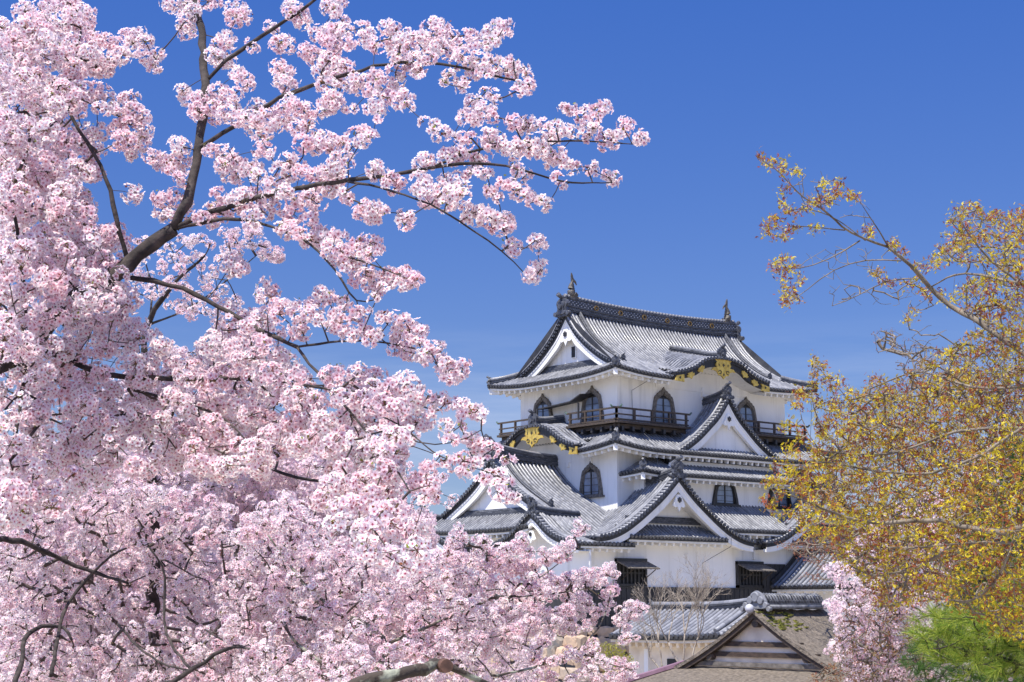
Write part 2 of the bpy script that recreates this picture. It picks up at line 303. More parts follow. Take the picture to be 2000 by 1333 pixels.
def oni(mb,pos,out,size=1.0,horn=True,m=0):
    """ridge-end demon tile: flared plate, boss, scroll feet and a projecting round tile"""
    out=np.asarray(out,float)/np.linalg.norm(out); s=np.cross((0,0,1),out); z=V3(0,0,1); p=np.asarray(pos,float)
    o=[(-.34,-.05),(-.46,0),(-.5,.1),(-.4,.17),(-.3,.16),(-.27,.35),(-.34,.5),(-.3,.62),(-.16,.72),(-.05,.76),(0,.88),(.05,.76),(.16,.72),(.3,.62),(.34,.5),(.27,.35),(.3,.16),(.4,.17),(.5,.1),(.46,0),(.34,-.05)]
    mb.plate([(x*size,y*size) for x,y in o],p+out*.06,s,z,.16*size,m)
    mb.plate([(x*size*.62,y*size*.7+.08*size) for x,y in o],p+out*(.06+.09*size),s,z,.1*size,m)
    a=np.arange(8)*math.pi/4
    mb.plate([(.12*size*math.cos(t),.36*size+.12*size*math.sin(t)) for t in a],p+out*(.08+.16*size),s,z,.12*size,m)
    for q in(-1,1): mb.tube([p+s*q*.4*size+z*.08*size-out*.05,p+s*q*.4*size+z*.08*size+out*.16*size],.1*size,8,m)
    if horn: mb.tube([p+z*.72*size-out*.1,p+z*.78*size+out*.12*size,p+z*.9*size+out*.32*size],[.075*size,.085*size,.1*size],8,m)
BOSS=[(.20*math.cos(t),.20*math.sin(t)) if i%2==0 else (.13*math.cos(t),.13*math.sin(t)) for i,t in enumerate(np.arange(12)*math.pi/6+math.pi/2)]
GEG=[(-.18,.5),(-.5,-.1),(-.62,-.32),(-.42,-.42),(-.2,-.36),(-.1,-.52),(0,-.72),(.1,-.52),(.2,-.36),(.42,-.42),(.62,-.32),(.5,-.1),(.18,.5)]
def gable(par,C,o,prof,hw,Lb,drop=0,front=.25,recess=.5,zb=None,barge=.5,name='gable_roof',kara=False,rh=.45,geg=.8,ohn=1.0,kudari=True,band=True,lower=None,wallm=None,oni_back=False,nt_=14,sides=(-1,1),shin=None,bw=0):
    """C: ridge foot on the barge plane (x,y); o: outward unit; prof: (distance, height)"""
    o=np.asarray(o,float); s=np.array([-o[1],o[0],0.0]); C=np.array([C[0],C[1],0.0]); pf=lerp_prof(prof)
    Zf=lambda u,dist:pf(dist)-drop*np.clip(1-dist/hw,0,1)*np.clip(-u/Lb,0,1)
    mt=MB()
    for sg in sides:
        W=hw if lower is None or sg not in lower else lower[sg]
        O=C+s*sg*W
        a=o; n=-s*sg
        tiles(mt,O,a,n,-Lb,front-.38,lambda u,e,W=W:Zf(u,W-e),lambda u,W=W:W,nt_=nt_)
    g=mt.build(name,[TILE,PAN,ENDT],par) if sides else None
    # rake tiles
    mr_=MB(); ds=[]; d=.1
    while d<hw:
        ds.append(d); sl=(pf(d+.02)-pf(d))/.02; d+=.29/math.hypot(1,sl)
    for sg in (-1,1):
        for d in ds:
            c=C+s*sg*d; c[2]=pf(d)+.06
            mr_.tube([c+o*(front-.42),c+o*(front+.06)],.095,7,0,smooth=True)
            mr_.tube([c+o*(front+.02),c+o*(front+.09)],.115,8,1,smooth=False)
        dd=np.linspace(0,hw,22); P=C+s[None]*sg*dd[:,None]; P[:,2]=pf(dd)
        Q=P-o*.12; Q=Q+o*(front-.38); Q[:,2]+=.13; mr_.tube(Q,.1,7,0)
        Q2=P+o*(front-.8); Q2[:,2]+=.07
        mr_.tube(Q2,.1,7,0)
        mr_.surf([[p+o*(front+.0)+V3(0,0,0.0),p+o*(front-.85)] for p in P],1)
        if kudari:
            k0=1 if kara else 0
            Q=P[k0:-2]+o*(front-1.15); ridge(mr_,Q,.24,.2,2,0)
            oni(mr_,Q[-1]+V3(0,0,.02),s*sg,.55*ohn,m=1)
    if g is None: g=mr_.build('gable',[TILE,ONI,RIDGE],par)
    else: mr_.build('verge_tiles',[TILE,ONI,RIDGE],g)
    # dark edge board, barge board
    md=MB(); mw=MB(); dd=np.concatenate([np.linspace(0,hw,28)])
    sl=np.gradient(pf(dd),dd); cs=np.minimum(np.sqrt(1+sl**2),1.75)
    for sg in (-1,1):
        P=C+s[None]*sg*dd[:,None]; z=pf(dd)
        def strip(mb,z0,z1,u0,u1,m=0,trim=28):
            A=[]
            for i in range(trim):
                p=P[i]; A.append([np.append((p+o*u0)[:2],z0[i]),np.append((p+o*u1)[:2],z0[i]),np.append((p+o*u1)[:2],z1[i]),np.append((p+o*u0)[:2],z1[i]),np.append((p+o*u0)[:2],z0[i])])
            mb.surf(A,m)
            mb.add([A[-1][0],A[-1][1],A[-1][2],A[-1][3]],[(0,1,2,3)],m)
        strip(md,z-.02,z-(.2 if kara else .27)*cs,-.3,front-.06)
        wd=barge*.74*(1-.25*(dd/hw)**3)
        z0=z-(.15 if kara else .24)*cs; z1=z0-wd*cs
        strip(mw,z0,z1,-.14,front-.14)
        if not kara: strip(mw,z0,z0-.13*cs,-.14,front-.09)
        A=[[np.append((p+o*(-.1))[:2],zz),np.append((p-o*recess)[:2],zz)] for p,zz in zip(P,z-.42*cs)]
        md.surf(A,1)
        ms_=[]
    md.build('verge_board',[BLACK,PLAS],g); mw.build('barge_board',[BLACK if kara else PLAS],g)
    # gable wall
    if zb is not None:
        mwl=MB(); k=[x for x in dd if pf(x)-.35>zb]
        pts=[(-x,float(pf(x))-.35) for x in reversed(k)]+[(x,float(pf(x))-.35) for x in k[1:]]
        pts=[(pts[0][0],zb-.3)]+pts+[(pts[-1][0],zb-.3)]
        mwl.plate(pts,C-o*(recess+.06),s,V3(0,0,1),.12)
        mwl.build('gable_wall',[wallm or PLAS],g)
        if band:
            kk=k[-1]+.2; mbd=MB(); c0=C-o*(recess-.12); P=np.array([c0+s*(-kk),c0,c0+s*kk]); P[:,2]=zb
            mbd.sweep(P,[(-.14,0),(-.14,.14),(-.1,.14),(-.1,.3),(-.03,.42),(.1,.42),(.1,0)] if np.dot(np.cross((P[2]-P[0]),(0,0,1)),o)<0 else [(.14,0),(.14,.14),(.1,.14),(.1,.3),(.03,.42),(-.1,.42),(-.1,0)],0)
            mbd.build('flashing_tiles',[RIDGE],g)
    if geg and not kara:
        mg=MB(); z0=float(pf(0))-.27*1.7-barge*1.9
        mg.plate([(x*geg,y*geg) for x,y in GEG],C+V3(0,0,z0+.05)+o*(front-.12),s,V3(0,0,1),.1,0)
        mg.plate([(x*geg*1.05,y*geg*1.05) for x,y in BOSS],C+V3(0,0,z0+.15)+o*(front-.04),s,V3(0,0,1),.1,1)
        mg.build('gable_pendant',[PLAS,BLACK],g)
    # ridge
    if not sides: return g,pf
    mrd=MB(); us=np.linspace(-Lb,front-.25,10); P=np.array([np.append((C+o*u)[:2],float(Zf(u,0))-.05+.12*max(0,(u+1)/1.2)) for u in us])
    ridge(mrd,P,.42,rh,0,1)
    mrd.build('ridge',[RIDGE,TILE],g)
    mo=MB(); oni(mo,P[-1]+V3(0,0,-.12),o,ohn*1.15)
    if oni_back: oni(mo,P[0],-o,ohn)
    mo.build('ridge_end_tile',[ONI],g)
    return g,pf
KW_OUT=[(-.5,0),(-.47,.3),(-.43,.6),(-.39,.85),(-.36,1.0),(-.33,1.08),(-.27,1.12),(-.24,1.19),(-.17,1.22),(-.13,1.28),(-.06,1.31),(-.02,1.37),(0,1.44),(.02,1.37),(.06,1.31),(.13,1.28),(.17,1.22),(.24,1.19),(.27,1.12),(.33,1.08),(.36,1.0),(.39,.85),(.43,.6),(.47,.3),(.5,0)]
def kato(par,O,s,w,h,bars=True):
    """bell-shaped (katomado) window on a wall; O bottom centre, s along the wall; outward = s x z"""
    s=np.asarray(s,float); z=V3(0,0,1); nn=np.cross(s,z)
    out=[(x*w,y*h/1.44) for x,y in KW_OUT]; inn=[(x*w*.74,(y*.80+.07)*h/1.44) for x,y in KW_OUT]; inn2=[(x*w*.80,(y*.85+.05)*h/1.44) for x,y in KW_OUT]
    m=MB(); m.ring(out,inn2,O,s,z,-.02,.17); m.ring(inn2,inn,O,s,z,-.02,.11)
    m.box(O+nn*.1+z*(-.03),s,nn,z,w*.56,.12,.06)
    fr=m.build('window',[FRAME],par)
    m=MB(); m.plate([(x*.99,y) for x,y in inn],O+nn*.012,s,z,.02); 
    m.build('window_recess',[INSIDE],fr)
    m=MB(); iw=w*.33; ih=h*.69
    for q in(-1,1): m.box(O+nn*.04+s*q*iw*.52+z*(ih*.5+.1),s,nn,z,iw*.44,.008,ih*.48)
    m.build('pane',[GLASS],fr)
    m=MB()
    for q in(-1,0,1): m.box(O+nn*.06+s*q*iw+z*(ih*.5+.1),s,nn,z,.045 if q==0 else .03,.02,ih*.5)
    for q in(.12,.4,.68,.96): m.box(O+nn*.06+z*(ih*q+.1),s,nn,z,iw,.015,.014 if q<.9 else .04)
    m.build('glazing_bar',[BLACK],fr)
    return fr
X=V3(1,0,0); Y=V3(0,1,0); Zv=V3(0,0,1)
# ================================================================ ground
m=MB(); n=60; rr=np.concatenate([[0],np.geomspace(2,3500,n)]); aa=np.linspace(0,2*math.pi,49); G=[]
for r in rr:
    row=[]
    for a in aa:
        x=CAM[0]+r*math.cos(a); y=CAM[1]+r*math.sin(a); z=4.4*max(0.0,1-max(0,r-12)/26)**1.5 if r>12 else 4.4
        row.append((x,y,z if r>0 else 4.4))
    G.append(row)
m.surf(G,0); m.build('ground',[GROUND],None,{'kind':'structure'})

# ================================================================ the castle keep
castle=thing('castle_keep','white plastered castle keep with three tiers of grey tiled gables and gilded curved eaves','castle',(8.8,5.8,0))
def hiproof(par,x0,x1,y0,y1,ze,g,lift,lim,sides,name='tiled_roof',cl=4.5,wall=1.5,gap=None,hips=(),hipend=0.0,hh=.28,raf=.56,hip_len=None):
    mt=MB(); md=MB(); mw=MB()
    sd={'S':(V3(x0,y0,0),X,Y,x1-x0),'W':(V3(x0,y0,0),Y,X,y1-y0),'N':(V3(x0,y1,0),X,-Y,x1-x0),'E':(V3(x1,y0,0),Y,-X,y1-y0)}
    def Zm(Lu): return lambda u,e: ze+g(e)+lift*np.maximum(0,1-min(u,Lu-u)/cl)**2
    for k in sides:
        O,a,n,Lu=sd[k]; Z=Zm(Lu); E=lambda u,k=k,Lu=Lu: lim[k](min(u,Lu-u))
        segs=[(0,Lu,0)]
        if gap and k in gap: g0,g1,ge=gap[k]; segs=[(0,g0,0),(g0,g1,ge),(g1,Lu,0)]
        for (a0,a1,e0) in segs:
            tiles(mt,O,a,n,a0,a1,Z,E,e0=e0,eave=(e0==0))
            if e0==0: eave_trim(md,mw,O,a,n,a0,a1,Z,wall,hipd=(gap is None or k not in gap),raf=raf)
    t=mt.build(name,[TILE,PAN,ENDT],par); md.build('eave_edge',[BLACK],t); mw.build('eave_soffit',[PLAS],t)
    for (cx,cy) in hips:
        mh=MB()
        c0=V3(x0 if cx==0 else x1,y0 if cy==0 else y1,0); dr=V3(1 if cx==0 else -1,1 if cy==0 else -1,0)
        e=np.linspace(.12,hip_len or 2.4,10); P=c0+e[:,None]*dr; P[:,2]=[ze+g(q)+lift*max(0,1-q/cl)**2+.0 for q in e]
        P[:,2]+=.1*np.clip(1-e/1.2,0,1)**2
        ridge(mh,P,.26,hh,0,1); oni(mh,P[0]+V3(0,0,-.12),-dr,.72,m=2)
        mw2=MB(); q=c0+dr*.35; mw2.box((q[0]-dr[0]*.0,q[1],ze+lift-.42),dr/math.sqrt(2),np.cross(dr/math.sqrt(2),Zv),Zv,.35,.13,.17); mw2.build('corner_rafter',[PLAS],t)
        mh.build('hip_ridge',[RIDGE,TILE,ONI],t)
    return t
# --- walls
def wallbox(name,x0,x1,y0,y1,z0,z1,m=PLAS,par=castle):
    b=MB(); b.abox(x0,x1,y0,y1,z0,z1); return b.build(name,[m],par)
wallbox('wall',1,16.7,1,10.65,16,21.0)
wallbox('wall',0,17.7,0,11.65,9,16.25)
wallbox('wall',1.4,16.3,-.9,.3,10,14.35)
wallbox('wall',-5.45,23.2,-2.4,14.1,4.9,9.95)
wallbox('wall',-5.42,-4.8,1.2,10.5,9.5,11.3)
wallbox('wall',-1.2,4.7,-2.39,-1.9,9.5,11.2); wallbox('wall',-2.3,5.8,-2.385,-1.95,9.5,10.3); wallbox('wall',11.9,20.1,-2.385,-1.95,9.5,10.3); wallbox('wall',6.2,11.4,-2.395,-1.95,9.5,10.55); wallbox('wall',13.0,18.9,-2.39,-1.9,9.5,11.2)
# --- top roof
P3=[(0,25.2),(.5,24.5),(1.1,23.75),(1.8,23.1),(2.65,22.45),(3.6,21.85),(4.5,21.4),(5.5,20.9),(6.43,20.48)]
p3=lerp_prof(P3); g3=lambda e:p3(6.43-np.asarray(e))-20.48
top=hiproof(castle,-.6,18.3,-.6,12.25,20.48,g3,.36,{'S':lambda c:c if c<1.25 else 6.43,'N':lambda c:c if c<1.25 else 6.43,'W':lambda c:min(c,1.95),'E':lambda c:min(c,1.95)},'SWNE',wall=1.62,
   gap={'S':(5.1,13.6,1.6)},hips=[(0,0),(0,1),(1,0),(1,1)],hip_len=1.75,hh=.3)
def gable_end(par,C,o,prof,hw,**k):
    g,_=gable(par,C,o,prof,hw,.9,sides=(),**k); return g
for C_,o_ in (((1.0,5.83),-X),((16.7,5.83),X)):
    g_=gable_end(castle,C_,o_,[(a,b+.02) for a,b in P3[:7]]+[(4.8,21.26)],4.8,front=.2,recess=.5,zb=21.45,barge=.62,geg=.95)
    b=MB(); s_=1 if o_[0]<0 else -1
    for yy in (5.83,): b.abox(C_[0]+s_*.42,C_[0]+s_*.5,yy-.42,yy+.08,22.15,23.0,0); 
    b.abox(C_[0]+s_*.38,C_[0]+s_*.44,5.83-.33,5.83-.01,22.22,22.93,1)
    b.build('gable_vent',[PLAS,INSIDE],g_)
mr0=MB(); xs=np.linspace(.75,16.95,24); P=np.array([(x,5.83,25.0+.28*abs((x-8.85)/8.1)**2.2) for x in xs])
mr0.sweep(P,[(-.27,0),(-.27,.12),(-.32,.12),(-.32,.2),(-.24,.2),(-.24,.32),(-.3,.32),(-.3,.4),(-.22,.4),(-.22,.85),(-.27,.87),(-.27,.93),(-.12,.95),(-.1,1.02),(0,1.07),(.1,1.02),(.12,.95),(.27,.93),(.27,.87),(.22,.85),(.22,.4),(.3,.4),(.3,.32),(.24,.32),(.24,.2),(.32,.2),(.32,.12),(.27,.12),(.27,0)],0)
Q=P.copy(); Q[:,2]+=.98; mr0.tube(Q,.11,8,1)
for x in np.arange(.9,16.9,.3):                     # knobbly top course and openwork dots
    zr=25.0+.28*abs((x-8.85)/8.1)**2.2; mr0.tube([(x-.1,5.83,zr+1.06),(x+.12,5.83,zr+1.06)],.125,6,1)
    for q in(.5,.62,.74): mr0.box((x+(.15 if q==.62 else 0),5.6,zr+q),X,Y,Zv,.035,.02,.03,3)
mtop=mr0.build('ridge',[RIDGE,TILE,GOLD,mat('ridge_dots',(.33,.34,.37),.5)],top)
DG=mat('dull_gilt',(.22,.14,.05),.6,metal=.4)
for x in (3.4,5.6,7.8,10,12.2,14.4):
    mg=MB(); zr=25.0+.28*abs((x-8.85)/8.1)**2.2; a=np.arange(12)*math.pi/6
    mg.ring([(.19*math.cos(t),.19*math.sin(t)) for t in a],[(.12*math.cos(t),.12*math.sin(t)) for t in a],(x,5.58,zr+.6),X,Zv,-.03,.05); mg.build('ridge_emblem',[DG],top)
for x_,o_ in((.72,-X),(16.98,X)): mo=MB(); oni(mo,(x_,5.83,24.95),o_,1.55); mo.build('ridge_end_tile',[ONI],top)
def shachi(x,sg):                                    # fish finial, head down, tail up
    m=MB(); t=np.linspace(0,1,14); z0=26.28
    px=x+sg*np.array([.18,.1,.02,-.06,-.1,-.12,-.12,-.1,-.06,-.01,.04,.08,.1,.12]); 
    pz=z0+np.array([-.05,.02,.1,.2,.32,.45,.58,.7,.82,.93,1.03,1.12,1.2,1.28])
    r=np.array([.1,.2,.25,.25,.23,.21,.18,.16,.135,.11,.09,.07,.05,.03])
    m.tube(np.stack([px,np.full(14,5.83),pz],1),r,10,0)
    sx=X*sg
    m.plate([(-.02,.9),(.1,1.05),(.3,1.0),(.42,.86),(.36,1.08),(.2,1.22),(.12,1.3),(.06,1.5),(-.03,1.66),(-.06,1.45),(-.05,1.2)],(x,5.83,z0),sx,Zv,.09)     # tail fan
    for k in range(6): m.plate([(.06-.02*k,.15+.13*k),(.34-.03*k,.2+.13*k),(.28-.03*k,.32+.13*k),(.04,.3+.12*k)],(x,5.83,z0),sx,Zv,.06)
    for q in(-1,1): m.plate([(0,.1),(.3,-.02),(.34,.18),(.1,.34)],(x,5.83+q*.2,z0),sx,(Zv*.9+Y*q*.4),.05)
    m.box((x+sg*.1,5.83,z0-.1),X,Y,Zv,.3,.26,.12)
    return m.build('fish_finial',[mat('fish_tile',(.05,.05,.06),.5,(.12,.10,.07),9,bump=.8,bscale=18,bdist=.05)],top)
shachi(1.45,1); shachi(16.25,-1)
def gilt(par,C,o,pf,zoff,front,w=1.0):
    s=np.array([-o[1],o[0],0.0]); m=MB(); md=MB(); z0=float(pf(0))+zoff
    O=np.array([C[0],C[1],z0])+o*(front+.02)
    m.plate([(-.78*w,.16),(-.62*w,-.02),(-.72*w,-.24),(-.58*w,-.36),(-.95*w,-.42),(-1.12*w,-.6),(-.9*w,-.58),(-.6*w,-.66),(-.45*w,-.88),(-.2*w,-.92),(0,-1.12),(.2*w,-.92),(.45*w,-.88),(.6*w,-.66),(.9*w,-.58),(1.12*w,-.6),(.95*w,-.42),(.58*w,-.36),(.72*w,-.24),(.62*w,-.02),(.78*w,.16)],O,s,Zv,.09)
    for q in(-1,1):
        md.plate([(q*.36,-.2),(q*.46,-.12),(q*.42,-.3)],O+o*.05,s,Zv,.03)
        a=np.linspace(.2,5.2,10); md.tube([O+o*.06+s*(q*.36+.13*math.cos(t)*q)+Zv*(-.68+.11*math.sin(t)) for t in a],.028,5)
    md.plate([(0,-.08),(.05,-.17),(.14,-.2),(.05,-.23),(0,-.34),(-.05,-.23),(-.14,-.2),(-.05,-.17)],O+o*.05,s,Zv,.03)
    md.plate([(0,-.72),(.07,-.84),(0,-.92),(-.07,-.84)],O+o*.05,s,Zv,.03)
    LF=[(-.28,-.1),(-.36,.06),(-.2,.08),(-.22,.24),(-.06,.16),(0,.3),(.06,.16),(.22,.24),(.2,.08),(.36,.06),(.28,-.1),(.12,-.14),(0,-.26),(-.12,-.14)]
    def flush():
        nonlocal m,md
        m.f+=[(f+m.n,1,sm_) for f,_,sm_ in md.f]; m.v+=md.v; m.uv+=md.uv; m.c+=md.c; m.n+=md.n; m.build('gilt_fitting',[GOLD,BLACK],par); m=MB(); md=MB()
    flush()
    for q in(-1,1):
        for d in(2.05,3.0):
            sl=(float(pf(d+.05))-float(pf(d-.05)))/.1; an=math.atan(sl)*q; ca,sa=math.cos(an),math.sin(an)
            P=np.array([C[0],C[1],float(pf(d))+zoff*1.1-.17*math.sqrt(1+sl*sl)])+o*(front+.02)+s*q*d
            m.plate([(x*ca-y*sa,x*sa+y*ca) for x,y in LF],P,s,Zv,.07); flush()
        d=4.0; P=np.array([C[0],C[1],float(pf(d))+zoff*1.0-.17])+o*(front+.02)+s*q*d
        m.plate([(-.42,-.22),(.4,-.26),(.38,.22),(-.4,.24),(-.3,.1)],P,s,Zv,.07); md.plate([(-.06*q,-.1),(.1*q,0),(-.06*q,.1)],P+o*.04,s,Zv,.03); flush()

KT=[(0,22.02),(1,21.95),(1.9,21.7),(2.6,21.28),(3.4,20.98),(4.4,20.76)]
gk,pf=gable(castle,(8.75,-.68),-Y,KT,4.4,4.7,drop=-1.15,recess=1.62,zb=20.3,barge=.5,kara=True,rh=.35,kudari=False,band=False,front=.25,name='curved_gable')
gilt(gk,(8.75,-.68),-Y,pf,-.2,.13)
# --- middle roof
g2=lambda e:.5*np.asarray(e)+.04*np.asarray(e)**2
mid=hiproof(castle,-1.5,19.2,-1.5,13.15,15.6,g2,.4,{k:(lambda c:min(c,2.55)) for k in 'SWNE'},'SWNE',wall=1.5,gap={'W':(3.6,11.8,1.5)},hips=[(0,0),(0,1),(1,0),(1,1)],hip_len=2.3)
KL=[(0,17.45),(1,17.38),(1.7,17.13),(2.3,16.75),(3.1,16.3),(4.2,15.95)]
gk,pf=gable(castle,(-1.52,6.2),-X,KL,4.2,2.5,drop=-.4,recess=1.5,zb=15.4,barge=.5,kara=True,rh=.5,kudari=False,band=False,front=.25,name='curved_gable',ohn=1.1)
gilt(gk,(-1.52,6.2),-X,pf,-.2,.13)
# --- bay roof with its big gable
bay=hiproof(castle,.2,17.5,-2.1,2.0,14.12,lambda e:.52*np.asarray(e),.16,{'S':lambda c:min(c,2.1),'W':lambda c:min(c,1.5),'E':lambda c:min(c,1.5)},'SWE',cl=3,wall=1.2,hips=[(0,0),(1,0)],hip_len=1.5,hh=.2)
BG=[(0,19.5),(1,18.25),(1.9,17.45),(2.85,16.7),(3.8,16.1),(5,15.45),(5.5,15.2)]
gable(castle,(8.8,-1.05),-Y,BG,5.45,2.3,drop=.35,recess=.32,zb=15.15,barge=.6,kudari=False,rh=.45,geg=.85,front=.22)
# --- lower cross gables
CG=[(0,13.85),(1.3,12.68),(2.6,11.72),(3.5,11.12),(4.55,10.53),(5.8,10.1),(6.5,10.0)]
for cx in (1.75,15.95):
    gable(castle,(cx,-3.45),-Y,CG,6.5,5.9,drop=.9,recess=1.1,zb=11.0,barge=.6,kudari=False,rh=.48,geg=.85,lower=None,front=.25,ohn=1.2)
    sk=MB(); md=MB(); mw=MB(); Z=lambda u,e:10.08+.62*np.asarray(e)+.0*u
    tiles(sk,V3(cx-4.1,-3.6,0),X,Y,0,8.3,Z,lambda u:1.3,nt_=5); eave_trim(md,mw,V3(cx-4.1,-3.6,0),X,Y,0,8.3,Z,1.2,hipd=False)
    t=sk.build('skirt_roof',[TILE,PAN,ENDT],castle); md.build('eave_edge',[BLACK],t); mw.build('eave_soffit',[PLAS],t)
sk=MB(); md=MB(); mw=MB(); Z=lambda u,e:10.72+.6*np.asarray(e)+.02*np.asarray(e)**2
tiles(sk,V3(5.6,-3.55,0),X,Y,0,6.6,Z,lambda u:2.7); eave_trim(md,mw,V3(5.6,-3.55,0),X,Y,0,6.6,Z,1.2,hipd=False)
t=sk.build('skirt_roof',[TILE,PAN,ENDT],castle); md.build('eave_edge',[BLACK],t); mw.build('eave_soffit',[PLAS],t)
# --- big left gable roof
PL=[(0,15.1),(.66,14.42),(1.4,13.78),(2.4,13.1),(3.4,12.55),(4.7,11.88),(5.9,11.15),(6.5,10.78),(7.1,10.42),(7.7,10.13),(8.3,9.9),(9.38,9.62)]
pl=lerp_prof(PL); sk=MB(); md=MB(); mw=MB()
ZS=lambda u,e: pl(9.38-np.asarray(e))
tiles(sk,V3(-5.25,-3.55,0),X,Y,0,3.35,ZS,lambda u:9.38,nt_=20); tiles(sk,V3(-5.25,-3.55,0),X,Y,3.35,5.3,ZS,lambda u:9.38,nt_=20,e0=1.6,eave=False); tiles(sk,V3(-5.25,15.2,0),X,-Y,0,5.3,ZS,lambda u:9.38,nt_=20)
eave_trim(md,mw,V3(-6.45,-3.55,0),X,Y,0,4.58,ZS,1.15,hipd=False)
big=sk.build('tiled_roof',[TILE,PAN,ENDT],castle); md.build('eave_edge',[BLACK],big); mw.build('eave_soffit',[PLAS],big)
mr0=MB(); xs=np.linspace(-5.35,.1,12); P=np.array([(x,5.83,14.98+.5*((.1-x)/5.4)**1.8) for x in xs]); ridge(mr0,P,.5,.62); mr0.build('ridge',[RIDGE,TILE],big)
mo=MB(); oni(mo,P[0]+V3(0,0,-.15),-X,1.4); mo.build('ridge_end_tile',[ONI],big)
gable_end(castle,(-5.25,5.83),-X,PL[:6]+[(5.0,11.72)],5.0,front=.2,recess=.4,zb=11.62,barge=.65,geg=0)
sk=MB(); md=MB(); mw=MB(); Z=lambda u,e:10.6+.62*np.asarray(e)+.14*max(0,1-min(u,10.4-u)/3)**2
tiles(sk,V3(-6.65,.7,0),Y,X,0,10.4,Z,lambda u:1.75,nt_=6); eave_trim(md,mw,V3(-6.65,.7,0),Y,X,0,10.4,Z,1.2,hipd=False)
t=sk.build('skirt_roof',[TILE,PAN,ENDT],castle); md.build('eave_edge',[BLACK],t); mw.build('eave_soffit',[PLAS],t)
SG=[(0,11.5),(.6,11.12),(1.1,10.72),(1.63,10.36),(2.28,10.05),(2.93,9.85),(3.95,9.6)]
for cy,lo in ((.4,0),(11.3,1)):
    gable(castle,(-6.45,cy),-X,SG,3.95,3.6,drop=.2,recess=.98,zb=8.4,barge=.5,kudari=False,rh=.4,geg=.62,band=False,front=.22,ohn=1.0)
# --- windows
for x in (4.98,12.72): kato(castle,V3(x,1,17.6),X,2.2,2.45)
for y in (3.3,8.25): kato(castle,V3(1,y,17.6),-Y,2.2,2.45)
kato(castle,V3(0,2.35,12.85),-Y,2.15,2.2)
_F=FRAME; FRAME=BLACK
for x in (3.4,8.53,13.7): kato(castle,V3(x,-.9,12.5),X,2.35,1.75)
FRAME=_F
# --- veranda round the top storey
def rail(axis,a0,a1,fixed,out):
    m=MB(); ln=a1-a0; P=lambda a,z,o=0: V3(a,fixed+o*out,z) if axis==0 else V3(fixed+o*out,a,z)
    ax=X if axis==0 else Y; ay=Y if axis==0 else X
    m.box((P(a0,17.38)+P(a1,17.38))/2-ay*out*.42,ax,ay,Zv,ln/2+.1,.62,.07); m.box((P(a0,17.16)+P(a1,17.16))/2-ay*out*.22,ax,ay,Zv,ln/2,.07,.13)
    r=m.build('veranda',[WOOD],castle); m=MB()
    for z,h in((17.56,.05),(17.88,.04),(18.28,.055)):
        m.box((P(a0,z,-.06)+P(a1,z,-.06))/2,ax,ay,Zv,ln/2+(.28 if z>18 else .14),.05,h)
    m.build('handrail',[WOOD],r)
    n=max(2,int(round(ln/1.45)));
    for i in range(n+1):
        m=MB(); a=a0+.06+(ln-.12)*i/n; m.box(P(a,17.9,-.06),ax,ay,Zv,.065,.065,.42 if i in(0,n) else .38); m.build('post',[WOOD],r)
    for a,sg in((a0,-1),(a1,1)):
        m=MB(); m.tube([P(a+sg*.2,18.28,-.06),P(a+sg*.32,18.31,-.06),P(a+sg*.44,18.42,-.06)],[.06,.065,.05],8); m.build('end_cap',[VERD],r)
    for i in range(int(ln/.9)): m=MB(); m.box(P(a0+.5+i*.9,17.0,-.45),ax,ay,Zv,.09,.5,.14); m.build('bracket',[DARKB],r)
rail(0,0,6.2,0,-1); rail(0,11.4,17.7,0,-1); rail(1,0,4.5,0,-1); rail(1,8.5,11.65,0,-1)
m=MB(); m.sweep([(0.35,3.2,19.35),(0.35,4.2,18.98),(0.35,7.6,18.78)],[(-.55,.0),(-.55,.07),(.6,.22),(.6,.15)],0,caps=True)
for y in (3.3,7.4): m.box((-.25,y,18.3),X,Y,Zv,.05,.05,.55)
m.build('veranda_canopy',[DARKB],castle)
